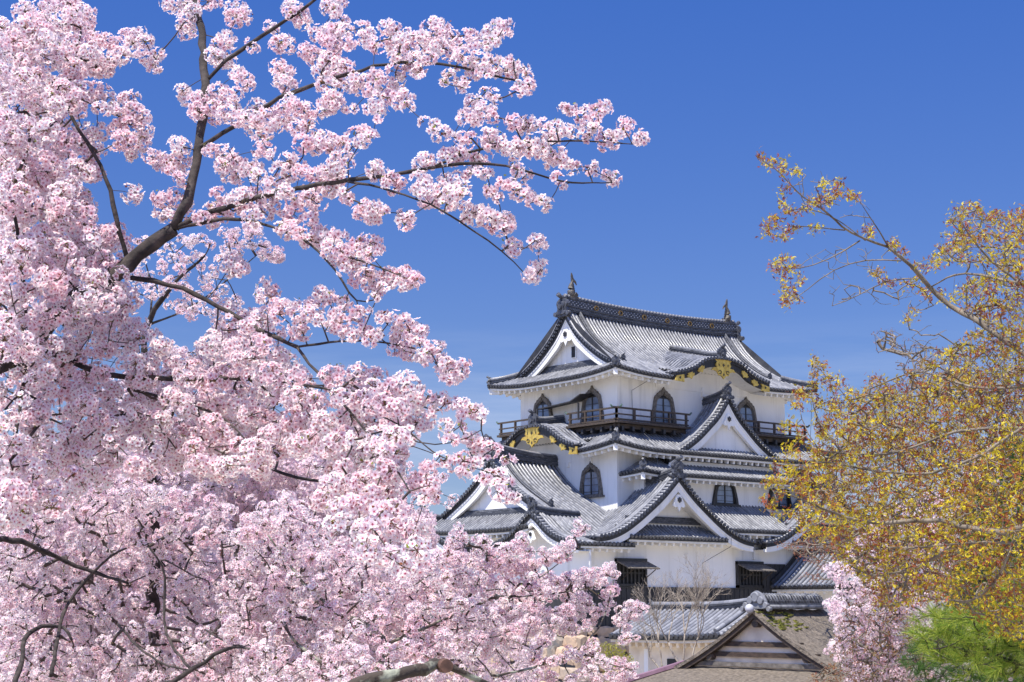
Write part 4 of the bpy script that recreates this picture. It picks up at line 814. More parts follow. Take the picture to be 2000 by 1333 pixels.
EXA+=zl("60,10,50 40,60,40 90,130,40 40,190,50 110,190,50 60,240,60 120,260,45 200,170,50 220,230,50 260,260,50 240,210,45 290,280,40 30,340,50 60,390,60 110,400,50 350,160,50 400,180,45 370,230,50 400,270,60 440,230,50 480,210,40 440,310,50 490,290,50 530,240,50 560,220,45 600,160,45 640,140,45 690,170,45 650,210,50 600,250,50 700,230,50 740,220,40 660,290,60 720,300,60 590,320,50 530,350,50 780,270,50 830,210,45 870,230,40 860,270,45 800,330,50 400,340,40 460,380,45 500,410,45 550,400,40 600,350,40 530,430,35 770,370,50 960,190,50 1010,150,45 1050,150,45 1060,200,35 1000,220,40 950,260,45 990,250,35 850,380,50 900,350,50 870,430,50 930,420,50 970,370,50 1010,380,50 1000,430,35 1070,390,50 1100,360,35 1100,430,50 1060,450,30 1130,420,40 1160,400,30 1180,450,30 1130,510,35 1110,545,30 1190,500,35 1200,530,30 1150,555,25 690,460,35 720,450,40 690,490,25 780,490,40 820,480,35 800,520,40 160,480,50 130,510,40 220,490,50 270,440,50 300,470,40 170,530,35 250,540,40 40,530,50 30,590,60 10,650,40 60,470,50 400,430,50 420,480,40 330,530,50 370,520,50 350,580,50 300,560,40 420,580,50 460,570,45 470,630,40 280,620,45 310,660,40 240,650,30 290,700,30 420,610,40 110,650,22 155,645,22 170,790,45 220,790,50 260,810,40 200,840,45 90,850,45 140,880,45 110,820,30 10,840,40 90,940,45 120,970,35 50,920,30 570,720,30 640,740,35 620,770,25 690,790,45 650,810,30 720,800,25 850,600,40 870,640,55 820,680,45 790,720,30 880,710,40 920,650,45 970,690,40 990,670,30 930,550,35 980,560,40 1000,590,25 960,640,35 790,670,30 800,820,40 850,820,40 830,860,30 780,830,30 1100,720,45 1140,740,45 1190,730,45 1160,770,35 1210,750,30 1080,740,30 1280,730,35 1310,760,35 1350,740,35 1290,760,30 1400,640,35 1430,650,40 1450,660,30 1420,770,40 1450,780,40 1390,780,30 1500,690,40 1520,650,25 1590,640,45 1630,630,45 1600,690,45 1650,660,30 1560,700,30 1510,740,40 1550,770,50 1540,820,35 1600,760,30 1640,820,45 1690,810,45 1630,870,30 1720,800,30 1690,860,30 1750,730,45 1780,740,40 1760,780,30 1840,820,40 1870,840,35 1860,790,25 950,800,45 1000,810,45 960,850,50 1010,850,40 930,840,30 1090,850,50 1060,880,50 1130,880,50 1100,910,45 1200,830,40 1190,880,50 1250,830,45 1260,880,50 1220,910,40 1310,820,40 1340,810,40 1300,880,40 1340,920,50 1380,950,40 1330,970,45 1380,900,30 1300,940,30 720,900,50 770,910,50 690,940,45 750,950,40 800,920,35 860,930,40 930,930,40 900,960,30 1430,980,30 1470,990,35 1450,1015,30 1540,1010,25 1575,1010,30 1580,980,20 1660,1050,35 1700,1050,35 1690,1090,30 1650,1030,20 1360,1060,40 1380,1100,30 1170,1030,40 1130,1010,40 1150,1060,30 1100,980,30 290,990,45 270,1010,50 320,1030,45 380,1060,50 400,1090,40 430,1090,35 390,1130,30 350,1090,30 300,1050,40 570,950,55 550,980,50 600,980,40 550,1070,60 580,1100,50 520,1110,40 850,1000,40 900,1020,40 940,1030,35 830,1040,30 10,1010,50 60,1010,50 30,1060,50 90,1050,30 20,1120,50 700,1080,50 760,1070,60 800,1110,45 680,1140,60 740,1150,60 800,1160,50 640,1180,50 700,1210,50 590,1190,50 570,1160,45 760,1200,50 610,1120,35 960,1130,40 990,1150,45 1010,1180,30 940,1120,25 1040,1090,45 1080,1100,45 1110,1130,45 1150,1120,40 1170,1170,45 1200,1160,40 1210,1200,35 1130,1160,35 1270,1190,35 1310,1200,30 1290,1230,25 1250,1190,25 110,1170,45 90,1140,25 130,1180,35 230,1230,55 280,1240,60 200,1260,50 330,1260,40 260,1290,50 210,1210,35 460,1270,45 490,1280,35 440,1300,35 460,1330,40 830,1240,50 870,1260,50 910,1250,50 880,1300,50 940,1270,45 960,1310,50 1020,1290,50 1060,1300,45 820,1290,40 1080,1325,30",640,0)
EXA+=zl("400,20,55 370,40,50 440,50,40 330,20,40 520,30,60 560,70,60 500,90,60 570,110,50 620,60,55 660,50,40 690,80,40 640,130,60 690,160,55 620,170,45 660,210,50 720,200,50 740,250,50 700,260,40 780,210,50 800,240,40 780,110,50 830,110,55 880,100,45 900,140,45 860,170,50 820,160,45 790,150,40 780,330,50 830,300,50 880,290,50 850,350,50 900,330,45 870,380,40 910,400,40 930,360,30 880,430,30 960,290,50 1000,310,60 1060,300,55 1100,310,50 1130,330,40 1050,350,50 1110,360,35 1070,275,30 970,340,40 1680,110,35 1710,130,50 1700,165,35 1840,90,45 1850,130,45 1870,100,40 1800,300,45 1830,320,35 1850,240,45 1880,240,35 1870,280,30 1790,280,25 1580,20,30 1640,15,50 1690,10,30 1060,5,30 60,230,60 20,260,60 90,260,50 230,370,50 280,390,40 240,330,25 210,420,40 270,430,45 300,480,50 350,480,50 400,470,45 410,520,45 320,530,50 250,510,40 570,400,50 610,420,45 580,450,45 640,450,40 690,460,40 720,450,30 500,480,50 520,530,60 560,560,50 490,520,40 650,530,50 680,580,55 640,600,50 700,520,40 780,510,35 800,530,50 780,560,40 840,510,25 430,600,50 460,640,50 400,640,40 440,580,35 740,650,50 800,640,50 710,630,40 850,640,45 900,650,45 860,680,50 930,550,45 960,590,45 940,530,30 1010,550,45 1060,570,45 1090,620,50 1050,630,50 1020,670,50 1150,600,50 1170,630,35 1140,660,45 1090,690,50 1150,710,50 1000,730,45 1060,750,50 1120,760,50 1170,770,45 1220,760,45 1220,720,40 1260,720,40 1270,760,40 1200,800,40 1310,830,45 1350,850,50 1400,840,50 1300,880,40 1350,900,45 1400,880,35 1310,920,35 1280,860,30 1250,820,30 1200,1010,40 1230,1050,45 1280,1020,45 1300,1060,45 1240,1100,40 1350,1050,40 1400,1060,45 1440,1090,45 1410,1120,40 1480,1110,40 1500,1080,30 1530,1110,35 1500,1150,30 1300,1180,40 1350,1220,45 1300,1240,35 1390,1190,30 1340,1270,45 1420,1270,50 1480,1270,50 1550,1300,40 1480,1310,50 1580,1330,50",440,440)
EXA+=zl("1020,120,50 1070,110,50 1100,160,50 1060,200,50 1120,230,50 1160,240,40 980,130,40 860,20,55 920,30,60 880,90,50 800,30,60 740,20,50 660,60,50 640,110,60 600,150,60 660,170,60 640,230,50 700,240,40 1130,20,40",620,893)
DPA=[(0,170),(60,110),(130,170),(130,60),(180,20),(240,50),(310,0),(490,-20),(500,60),(550,100),(540,170),(600,220),(600,400),(450,480),(420,600),(480,650),(370,700),(420,740),(560,760),(600,900),(600,1000),(520,1030),(400,1030),(420,1130),(500,1120),(540,1180),(560,1250),(600,1300),(640,1333),(740,1370),(740,1500),(700,1600),(0,1600)]
DPA=[(-20 if x==0 else x/3.0303,y/3.0303) for x,y in DPA]
DPB=[(-20,500),(235,500),(235,560),(300,650),(340,700),(420,660),(440,600),(500,600),(560,680),(600,740),(700,720),(820,755),(830,830),(810,860),(780,880),(730,930),(690,910),(640,930),(620,880),(560,880),(520,930),(380,930),(330,900),(260,930),(160,950),(100,1000),(-20,1030)]
DPC=[(620,930),(780,880),(760,980),(830,1060),(825,1100),(760,1125),(700,1060),(620,1000)]
dA=lambda x,y: 8.0+.55*math.sin(x/190.0)+.35*math.cos(y/150.0+1)-1.45*(min(y,1100)-300)/700.0*(1 if y>300 else .4)
rg=np.random.default_rng(11)
ta=thing('cherry_tree','large near cherry tree in full pink bloom with a long bough reaching towards the keep','tree',tuple(at(-40,1700,8.2)),'cherry trees in blossom')
PA=[];RA=[]
for x,y,r in EXA:
    for k in range(1):
        d=dA(x,y)+rg.uniform(-.14,.14); PA.append(at(x,y,d)); RA.append(r*d/F*1.02)
for poly,sp_,lay in((DPA,29,3),(DPB,32,3),(DPC,32,2),([(-20,470),(215,470),(250,560),(150,650),(60,780),(-20,780)],34,1)):
    for l_ in range(lay):
        for x,y in fill(poly,sp_,rg,.6):
            if rg.uniform()<(.12 if poly is DPA else .26): continue
            d=dA(x,y)+rg.uniform(-.3,.1)+l_*.45-(.4 if len(poly)==6 and poly is not DPC else 0); PA.append(at(x,y,d)); RA.append(rg.uniform(.034,.062))
RS=.66
def SK(dfn,*pl):
    out=[]
    for p in pl:
        pts=[at(x,y,dfn(x,y)) for x,y,_ in p]; out.append((pts,[r*RS*dfn(x,y)/F for x,y,r in p]))
    return out
def pl_(s,r0,r1):
    P=[tuple(map(float,t.split(','))) for t in s.split()]; n=len(P); return [(x,y,r0+(r1-r0)*i/max(1,n-1)) for i,(x,y) in enumerate(P)]
skA=SK(lambda x,y:dA(x,y)-.04,pl_("-120,1900 -130,1333 -140,980 -60,760 60,665 140,595 250,512 340,448",40,19),pl_("340,448 372,380 388,290 402,190 396,90 382,0 375,-60",17,8),
 pl_("388,290 430,268 500,215 560,185 640,158 700,140 760,122 830,122 900,130 960,148 1010,158",8,2.5),pl_("402,160 450,110 530,60 600,15 650,-30",6.5,4),
 pl_("345,445 420,410 500,385 600,365 680,352 780,340 850,325 920,318 980,320 1040,338 1100,358 1150,358 1195,357",9,1.5),pl_("850,325 910,297 960,285 1060,276 1130,275 1180,278 1235,282",4.5,1.5),
 pl_("680,355 740,365 810,388 850,402 890,425 930,455 975,485 1000,505 1025,535",4,1.5),pl_("240,540 300,548 360,565 430,600 480,630 530,655 580,678",8,6),
 pl_("580,678 620,730 680,800 720,850 750,880 790,940 800,960",4.5,2.2),pl_("580,678 650,668 720,664 790,675 835,688",4,1.5),pl_("60,670 200,735 400,742 510,738 570,750 640,760 700,765",9,2.5),
 pl_("250,760 395,795 450,825 480,860",5,2.5),pl_("640,760 720,800 785,833 820,860 860,900 930,905",3.5,1.5),pl_("250,512 228,435 222,390 205,340 185,300 165,270 140,230 121,195 132,165 155,115",7.5,3.5),
 pl_("60,665 40,500 20,365 50,310 65,240 60,208 30,222 -10,245",6,3.5),pl_("340,448 440,425 520,438 600,470 665,535 690,600 735,585",6,1.8),pl_("665,500 715,510 780,540 805,548",2.5,1.4),
 pl_("-60,740 -10,600",8,5),pl_("30,850 50,715 68,652 0,605",6,3),pl_("20,900 100,800 45,755 10,800",5,2.5),pl_("720,850 760,830 810,870 900,870 940,840",2.5,1.2),
 pl_("735,585 705,655",1.6,1.6),pl_("750,880 790,860 850,890 960,925",2,1.2))
fx,chs=grow(skA,PA,rg,step=.07,rt=.0017,power=.38,maxr=.0075)
tree_wood(ta,fx,chs,BARK,TWIG,10,5)
blossoms(ta,PA,RA,rg,.0175,FT,leaves=.45)
fix(ta)
# ---------------------------------------------------------------- middle-distance cherry trees
EXB=zl("830,410,30 820,450,35 850,470,40 800,500,50 830,540,55 780,560,50 810,600,50 870,500,30 950,490,45 990,500,50 970,550,50 940,580,45 1020,560,40 1080,560,50 1050,610,60 1120,560,60 1180,540,60 1220,490,45 1240,560,50 1160,620,60 1080,660,60 1200,660,60 1250,620,60 1000,650,60 1280,640,50 1350,620,45 1390,590,45 1400,550,40 1440,530,45 1470,580,45 1500,500,35 1490,540,45 1530,460,30 1550,390,35 1590,410,30 1570,430,30 1430,600,45 1340,560,40 1430,740,50 1480,720,50 1540,710,55 1600,700,50 1640,690,45 1700,680,50 1740,640,35 1750,700,45 1690,740,40 1580,760,50 1360,740,60 1290,760,60 1720,660,40 1640,750,40 1580,830,60 1610,870,50 1530,860,50 1560,920,50 1470,900,50 1500,960,50 1740,780,45 1710,820,45 1740,860,45 1700,900,45 1660,930,45 1620,970,40 1600,1000,35 1860,870,40 1900,880,45 1940,890,30 1800,920,45 1850,930,50 1900,930,40 1790,980,45 1830,1000,40 1850,1060,35 1800,1070,30 1820,1100,25 1880,1080,25 1630,1110,45 1640,1160,45 1660,1190,40 1590,1140,30 1300,1140,50 1280,1200,50 1350,1100,50 1380,1060,30 1330,1230,50 1400,1220,45 1300,1280,50 1380,1290,50 1480,1160,50 1540,1170,45 1450,1200,40 1600,1210,40 1620,1270,60 1560,1290,50 1700,1220,50 1760,1230,50 1820,1230,45 1860,1250,40 1800,1290,50 1730,1290,50 1660,1310,50 1870,1300,35 1500,1310,40",620,893)
D1=[(560,960),(640,1040),(700,1080),(800,1090),(880,1075),(960,1100),(1050,1110),(1110,1130),(1150,1150),(1130,1230),(1030,1240),(980,1285),(900,1280),(860,1270),(840,1350),(480,1350),(420,1150),(480,1000)]
D2=[(-20,960),(120,930),(250,940),(420,980),(500,1020),(560,1100),(520,1350),(-20,1350)]
dB=lambda x,y: 13.2+.8*math.sin(x/170.0+.5)+.6*math.cos(y/90.0)
tb=thing('cherry_tree','pink cherry tree below the near one with lichened limbs and arm before the stone wall','tree',tuple(at(640,1560,13.2)),'cherry trees in blossom')
PB=[];RB=[]
for x,y,r in EXB:
    for k in range(2): d=dB(x,y)+rg.uniform(-.2,.25); PB.append(at(x+rg.uniform(-5,5),y+rg.uniform(-5,5),d)); RB.append(r*d/F*rg.uniform(.62,.9))
for l_ in range(3):
    for x,y in fill(D1,23,rg,.6):
        if rg.uniform()<.25: continue
        d=dB(x,y)+rg.uniform(-.6,.1)+l_*.7; PB.append(at(x,y,d)); RB.append(rg.uniform(.042,.075))
dL=lambda x,y:dB(x,y)-.75
skB=SK(dL,pl_("560,1620 600,1420 690,1335 760,1320 810,1312 850,1296",23,16),pl_("850,1296 871,1308 917,1318 960,1340",14,9))+SK(dB,pl_("720,1335 729,1315 749,1289 762,1256 729,1226 686,1206 653,1190 665,1165",9,6),
 pl_("762,1256 800,1240 880,1205 950,1173 970,1160 1006,1167 1080,1160 1150,1150",5,1.8),pl_("900,1195 930,1140 953,1098 955,1078 947,1048",2.6,1.4),pl_("960,1320 1030,1310 1079,1289 1115,1282 1161,1276 1181,1299 1240,1310",4,1.5),
 pl_("1115,1282 1161,1240 1180,1210 1186,1190 1200,1130",2.6,1.5),pl_("653,1190 600,1150 560,1100 520,1040",5,2.5),pl_("690,1335 620,1290 560,1240 555,1200 560,1180",6,3),pl_("1150,1150 1180,1185 1240,1190",2,1.2),pl_("1000,1167 1080,1110 1130,1070",2,1.2))
fx,chs=grow(skB,PB,rg,step=.1,rt=.0032,power=.42,maxr=.016)
tree_wood(tb,fx,chs,BARKL,TWIG,9,4); blossoms(tb,PB,RB,rg,.0182,FT,dens=.75,leaves=.5)
mm_=MB(); c=at(866,1300,dL(860,1300)); mm_.tube([c,c-FH*.13+RT*.03],[.055,.048],12,0); mm_.build('cut_stub',[FLESH],tb)
fix(tb)
tc_=thing('cherry_tree','pink cherry tree filling the lower left with long dark forked limbs','tree',tuple(at(60,1600,13)),'cherry trees in blossom')
PC=[];RC=[]
for l_ in range(3):
    for x,y in fill(D2,23,rg,.6):
        if rg.uniform()<.25: continue
        d=dB(x,y)+.6+rg.uniform(-.6,.1)+l_*.7; PC.append(at(x,y,d)); RC.append(rg.uniform(.042,.075))
dC=lambda x,y:dB(x,y)-.1
skC=SK(dC,pl_("20,1700 10,1400 -80,1200 -60,1060 0,1051 43,1058 92,1081 132,1098 172,1114 214,1127 251,1140",13,4),pl_("100,1320 120,1200 148,1154 185,1117 214,1084 247,1071",6,3),pl_("376,1310 346,1279 320,1233 322,1157 323,1107 290,1068",4.5,3),
 pl_("20,1450 200,1400 376,1310 450,1260 500,1270",12,3),pl_("10,1400 40,1300 50,1230 130,1220 140,1250",9,4),pl_("230,1220 270,1265 320,1300 376,1310",4,3),pl_("400,1230 450,1260 500,1272",3,2),pl_("323,1107 300,1080 360,1115",3,2))
fx,chs=grow(skC,PC,rg,step=.1,rt=.0032,power=.42,maxr=.016)
tree_wood(tc_,fx,chs,BARK,TWIG,9,4); blossoms(tc_,PC,RC,rg,.0182,FT,dens=.75,leaves=.5); fix(tc_)
# second crown just behind the near tree (smaller flowers against the sky)
te=thing('cherry_tree','pink cherry tree standing behind the big near trunk with its crown against the sky','tree',tuple(at(300,1500,16)),'cherry trees in blossom')
E2=zl("150,60,60 100,110,50 160,110,50 230,120,40 230,180,40 310,160,40 320,200,35 60,60,50 40,120,60 20,180,60 60,170,40 180,40,50 120,20,50 290,190,40",440,440)
D4=[(250,470),(440,450),(480,500),(440,540),(470,600),(430,640),(330,610),(260,570)]
dE=lambda x,y:15.5+.5*math.sin(x/80)
PE=[];RE=[]
for x,y,r in E2:
    for k in range(3): PE.append(at(x+rg.uniform(-6,6),y+rg.uniform(-6,6),dE(x,y)+rg.uniform(-.2,.2))); RE.append(rg.uniform(.035,.055))
for pz,n_ in((D4,1),([(330,680),(520,700),(560,880),(420,980),(280,960),(200,760)],2),([(560,900),(700,880),(870,930),(900,975),(860,1000),(800,1000),(720,960)],1)):
    for l_ in range(n_):
        for x,y in fill(pz,17,rg,.6):
            if rg.uniform()<.25: continue
            PE.append(at(x,y,dE(x,y)+rg.uniform(-.5,.5))); RE.append(rg.uniform(.035,.058))
skE=SK(dE,pl_("300,1600 300,1100 290,800 280,640 330,560 400,500",20,3),pl_("290,800 400,850 560,930 700,950 850,955",7,2),pl_("280,640 380,600 500,500",4,1.5))
fx,chs=grow(skE,PE,rg,step=.12,rt=.003,power=.42,maxr=.014)
tree_wood(te,fx,chs,BARK,TWIG,8,4); blossoms(te,PE,RE,rg,.0182,FT,dens=.7,leaves=.5); fix(te)
# ---------------------------------------------------------------- far cherries
def far_tree(label,poly,skel,d0,dd,spacing,layers,rr,fr,group='cherry trees in blossom',seed=1,skip=.15,cols=None):
    rg=np.random.default_rng(seed); t=thing('cherry_tree',label,'tree',tuple(at(skel[0][0][0],skel[0][0][1],d0)),group); P=[];Q=[]
    for l_ in range(layers):
        for x,y in fill(poly,spacing,rg,.6):
            if rg.uniform()<skip: continue
            P.append(at(x,y,d0+rg.uniform(-.5,.5)*dd)); Q.append(rg.uniform(*rr))
    fx,chs=grow(SK(lambda x,y:d0,*skel),P,rg,step=.35,rt=.006,power=.42,maxr=.05); tree_wood(t,fx,chs,BARK,TWIG,7,3); blossoms(t,P,Q,rg,fr,ST,dens=.75,simple=True,leaves=.5); fix(t)
far_tree('distant pale pink cherry tree low behind the branches at the far left',[(30,880),(160,860),(280,880),(380,930),(420,1100),(330,1345),(-20,1345),(-20,940)],[pl_("120,1500 130,1250 160,1050 180,940",12,3),pl_("130,1250 260,1100 330,1000",6,2)],30,5,15,4,(.08,.16),.03,seed=21)
far_tree('distant pale pink cherry tree whose top shows in the gap left of the keep',[(330,830),(420,800),(520,850),(640,860),(680,900),(740,940),(800,1000),(840,1010),(850,1100),(800,1345),(300,1345),(320,1000)],[pl_("560,1500 560,1250 520,1050 470,900",12,3),pl_("560,1250 680,1100 740,1000",6,2)],36,6,14,4,(.09,.18),.034,seed=22)
far_tree('distant pink cherry tree in front of the castle stone wall foot',[(800,1180),(880,1150),(960,1170),(1020,1200),(1060,1250),(1050,1345),(780,1345)],[pl_("900,1500 900,1330 910,1220",9,3)],44,6,12,2,(.09,.17),.036,seed=23,skip=.35)
far_tree('pale cherry tree between the shingled roof and the maple',[(1602,1112),(1650,1095),(1690,1010),(1760,980),(1850,960),(1920,880),(2030,860),(2030,1345),(1660,1345),(1640,1300),(1612,1270),(1640,1230),(1612,1200),(1612,1170),(1625,1150)],[pl_("1760,1600 1750,1300 1720,1180 1700,1100",12,3),pl_("1750,1300 1680,1220 1640,1150",6,2)],42,5,13,2,(.08,.16),.034,seed=24,skip=.4)
# ---------------------------------------------------------------- maple
LEAF3=(np.array([(0,0,0),(.2,.35,.05),(0,1,-.1),(-.2,.35,.05),(0,0,0),(.55,.25,.0),(.85,.75,-.15),(.3,.5,.0),(0,0,0),(-.3,.5,.0),(-.85,.75,-.15),(-.55,.25,0)]),np.zeros(12,int),[(0,1,2,3),(4,5,6,7),(8,9,10,11)])
def leaves(root,P,rng,k,size,spread,pal,wts,name='foliage'):
    P=np.asarray(P,float); n=len(P)*k; idx=np.repeat(np.arange(len(P)),k); Q=P[idx]+rng.normal(0,spread,(n,3)); D=rng.normal(size=(n,3)); D[:,2]=D[:,2]*.6+.3
    base=rng.choice(len(pal),size=len(P),p=wts)[idx]; alt=rng.choice(len(pal),size=n,p=wts); ch=np.where(rng.uniform(size=n)<.6,base,alt)
    cl=np.array(pal)[ch]*rng.uniform(.75,1.25,(n,1)); c4=np.ones((n,1,4)); c4[:,0,:3]=cl
    m=MB(); instance(m,LEAF3,Q,D,size*rng.uniform(.6,1.25,n),c4,rng); return m.build(name,[LEAF],root,{'kind':'stuff'},color=True)
rg=np.random.default_rng(5)
dM=lambda x,y:11.0+.6*math.sin(x/120.0)+.5*math.cos(y/110.0)
EXM=zl("75,80,1 110,95,1 170,95,1 165,140,1 240,150,1 190,230,1 180,290,1 200,350,1 120,390,1 100,420,1 90,435,1 150,370,1 240,350,1 280,330,1 330,300,1 380,270,1 400,290,1 440,270,1 450,200,1 440,240,1 520,260,1 550,270,1 160,480,1 180,460,1 230,420,1 330,430,1 350,320,1 370,220,1 600,440,1 610,460,1 150,600,1 180,580,1 200,640,1 140,650,1 190,670,1 240,610,1 250,680,1 230,740,1 190,740,1 210,790,1 190,800,1 240,770,1 630,640,1 650,660,1 690,700,1 720,700,1 790,690,1 840,700,1 740,510,1 730,510,1 780,550,1 830,620,1 820,860,1 800,880,1 970,760,1 880,740,1 910,780,1 330,1090,1 350,1110,1 390,1110,1 340,1160,1 380,1180,1 430,1170,1 400,1220,1 330,1220,1 280,1240,1 250,1250,1 240,1300,1 280,1310,1 330,1280,1 380,1300,1 440,1280,1 460,1210,1 500,1290,1 520,1250,1 290,1270,1 350,1320,1 420,1330,1",1460,280,2.563)
EXM+=zl("150,70,1 130,90,1 210,110,1 220,150,1 150,180,1 170,200,1 95,265,1 150,270,1 160,300,1 50,340,1 60,350,1 100,350,1 140,350,1 180,340,1 230,370,1 45,460,1 65,480,1 100,430,1 120,400,1 210,400,1 270,430,1 150,500,1 200,500,1 260,560,1 290,60,1 320,130,1 360,60,1 390,110,1 250,180,1 300,200,1 280,270,1 350,250,1 110,520,1 200,230,1 60,355,1 240,300,1",1480,800,2.5)
M2=[(1850,405),(1890,400),(1935,415),(2020,405),(2020,650),(1950,655),(1890,610),(1850,590),(1875,555),(1945,530),(1920,515),(1850,520),(1800,530),(1835,470),(1850,455)]
M3=[(1600,830),(1625,770),(1660,790),(1700,735),(1760,740),(1815,700),(1830,690),(1870,670),(1900,650),(2020,640),(2020,1260),(1950,1240),(1900,1200),(1840,1170),(1780,1180),(1720,1190),(1700,1150),(1650,1110),(1600,1060),(1560,1040),(1560,960),(1580,900)]
mp_=thing('maple_tree','maple with small yellow-green and red young leaves spreading on pale twisted limbs','tree',tuple(at(2120,1750,11.3)))
PM=[];PMB=[]
for x,y,_ in EXM:
    for k in range(3): PM.append(at(x+rg.uniform(-8,8),y+rg.uniform(-7,7),dM(x,y)+rg.uniform(-.2,.2)))
for l_ in range(3):
    for x,y in fill(M2,15,rg,.6)+fill(M3,14.5,rg,.6):
        if rg.uniform()<.20: continue
        (PM if rg.uniform()<.74 else PMB).append(at(x,y,dM(x,y)+rg.uniform(-.4,.1)+l_*.6))
for x,y in fill([(1600,540),(1700,560),(1760,600),(1740,600),(1660,600),(1620,590)],14,rg,.6)+fill([(1560,480),(1700,480),(1740,520),(1600,540)],15,rg)+fill([(1520,330),(1600,330),(1680,380),(1720,440),(1640,440),(1560,400)],16,rg)+fill([(1720,560),(1790,560),(1830,600),(1780,620),(1740,600)],12,rg)+fill([(1840,630),(1860,660),(1800,700),(1740,690),(1720,660),(1780,640)],14,rg): PMB.append(at(x,y,dM(x,y)+rg.uniform(-.2,.3)))
skM=SK(lambda x,y:dM(x,y)-.1,pl_("2150,1900 2130,1333 2110,1100 2090,900 2090,760 2080,560",30,10),pl_("2090,770 2000,690 1950,655 1880,610 1830,585 1800,540 1770,510 1750,490 1735,483",10,4.5),pl_("1735,483 1690,470 1650,450 1620,420 1600,400 1560,385 1540,355 1520,330 1490,315",4,1),
 pl_("1735,483 1715,440 1690,420 1680,395",2.2,1),pl_("1680,470 1640,500 1600,515 1560,530 1540,525",2.2,.9),pl_("1760,510 1710,503 1650,515 1600,540 1570,580 1535,592",2.2,.9),pl_("1795,545 1740,540 1690,570 1640,600 1625,598",2.2,.9),pl_("1650,450 1600,445 1550,440 1510,450",2,.9),pl_("1690,470 1640,430 1580,405 1545,410",2,.9),
 pl_("2085,580 2000,555 1945,545 1900,535 1870,530 1820,560",6,2),pl_("2000,560 1930,510 1890,460 1870,420",4,1.5),pl_("2110,1000 2030,1010 1985,1045 1900,1035 1850,1015 1780,1020 1700,1022 1640,1010 1600,990 1560,972 1510,960",11,1.6),
 pl_("2095,860 2000,835 1870,840 1800,870 1730,890 1680,890 1600,880",6,1.8),pl_("2110,1080 2000,1060 1900,1060 1800,1070 1720,1070",6,2),pl_("2090,740 1980,760 1900,760 1850,740 1790,720 1700,760",6,1.8),pl_("1900,1038 1830,1090 1760,1120 1700,1130 1660,1105",5,1.8),
 pl_("2000,835 1900,900 1800,930 1700,920 1620,900 1560,910",5,1.5),pl_("1985,1045 1950,1130 1900,1180 1840,1170",5,1.8),pl_("1640,880 1600,830 1580,790 1590,720",2.5,1),pl_("1600,880 1560,830 1560,790",2,1),pl_("1850,740 1860,690 1880,670",3,1.2))
fx,chs=grow(skM,PM+PMB,rg,step=.1,rt=.0016,power=.38,maxr=.008)
tree_wood(mp_,fx,chs,MBARK,MBARK,9,4)
MPAL=[(.76,.61,.03),(.52,.42,.035),(.36,.095,.04),(.48,.25,.05),(.20,.06,.04)]
leaves(mp_,PM,rg,13,.0180,.021,MPAL,[.32,.16,.24,.16,.12]); fix(mp_)
# small bare and red-budded trees
def bush(name,label,cat,poly,skel,d0,dd,spacing,layers,rt,lsize,lk,pal,wts,bark,seed,step=.3,skip=.2,group=None,maxr=.03,lspread=None):
    rg=np.random.default_rng(seed); t=thing(name,label,cat,tuple(at(skel[0][0][0],skel[0][0][1],d0)),group); P=[]
    for l_ in range(layers):
        for x,y in fill(poly,spacing,rg,.7):
            if rg.uniform()>skip: P.append(at(x,y,d0+rg.uniform(-.5,.5)*dd))
    fx,chs=grow(SK(lambda x,y:d0,*skel),P,rg,step=step,rt=rt,power=.45,maxr=maxr); tree_wood(t,fx,chs,bark,bark,7,4)
    if lk: leaves(t,P,rg,lk,lsize,lspread or lsize*1.3,pal,wts)
    fix(t)
RP=[(.34,.12,.07),(.42,.20,.10),(.25,.10,.07)]
def spray_tree(label,base,stems,d0,seed,depth=6,L0=1.25,r0=.045):
    rg=np.random.default_rng(seed); p0=at(*base,d0); t=thing('bare_tree',label,'tree',(p0[0],p0[1],0.0)); mt=MB(); mw=MB()
    def br(p,dv,ln,r,k,mb):
        n=5; P=[p]; d=dv.copy()
        for i in range(n):
            d=d+rg.normal(0,.10,3)+np.array([0,0,.035]); d/=np.linalg.norm(d); P.append(P[-1]+d*ln/n)
        rr=np.linspace(r,r*.68,n+1); mb.tube(P,rr,7 if k<2 else 4,0)
        if k>=depth: return
        m_=3 if rg.uniform()<.45 else 2
        for c in range(m_):
            ax=rg.normal(size=3); ax-=ax.dot(d)*d; ax/=np.linalg.norm(ax); an=rg.uniform(.28,.62); nd=d*math.cos(an)+ax*math.sin(an)
            br(P[-1],nd,ln*rg.uniform(.62,.86),r*.66,k+1,mw)
        if k>0:
            for q in (2,3):
                if rg.uniform()<.42:
                    ax=rg.normal(size=3); ax-=ax.dot(d)*d; ax/=np.linalg.norm(ax); br(P[q],d*.8+ax*.6,ln*.5,r*.45,k+2,mw)
    g=np.array([p0[0],p0[1],0.0])
    for (dx,ang,l_) in stems:
        q=p0+RT*dx; mt.tube([g,(g+q)/2+RT*dx*.2,q],[r0*1.6,r0*1.4,r0*1.1],8,0); dv=RT*math.sin(ang)+ZU*math.cos(ang)+FH*rg.uniform(-.2,.2); br(q,dv/np.linalg.norm(dv),l_*L0,r0,0,mt)
    mt.build('trunk',[PALEB],t); mw.build('branches',[PALEB],t,{'kind':'stuff'}); fix(t)
spray_tree('pale leafless tree with fan of fine branches before the gatehouse roof',(1335,1300),[(-.15,-.36,1.0),(.0,-.04,1.25),(.25,.32,1.15)],60,4,depth=6,L0=.93,r0=.04)
spray_tree('low leafless tree with crooked stems left of the fan shaped one',(1295,1310),[(.0,-.35,1.25),(-.1,-.6,.8)],62,9,depth=5,L0=.85,r0=.038)
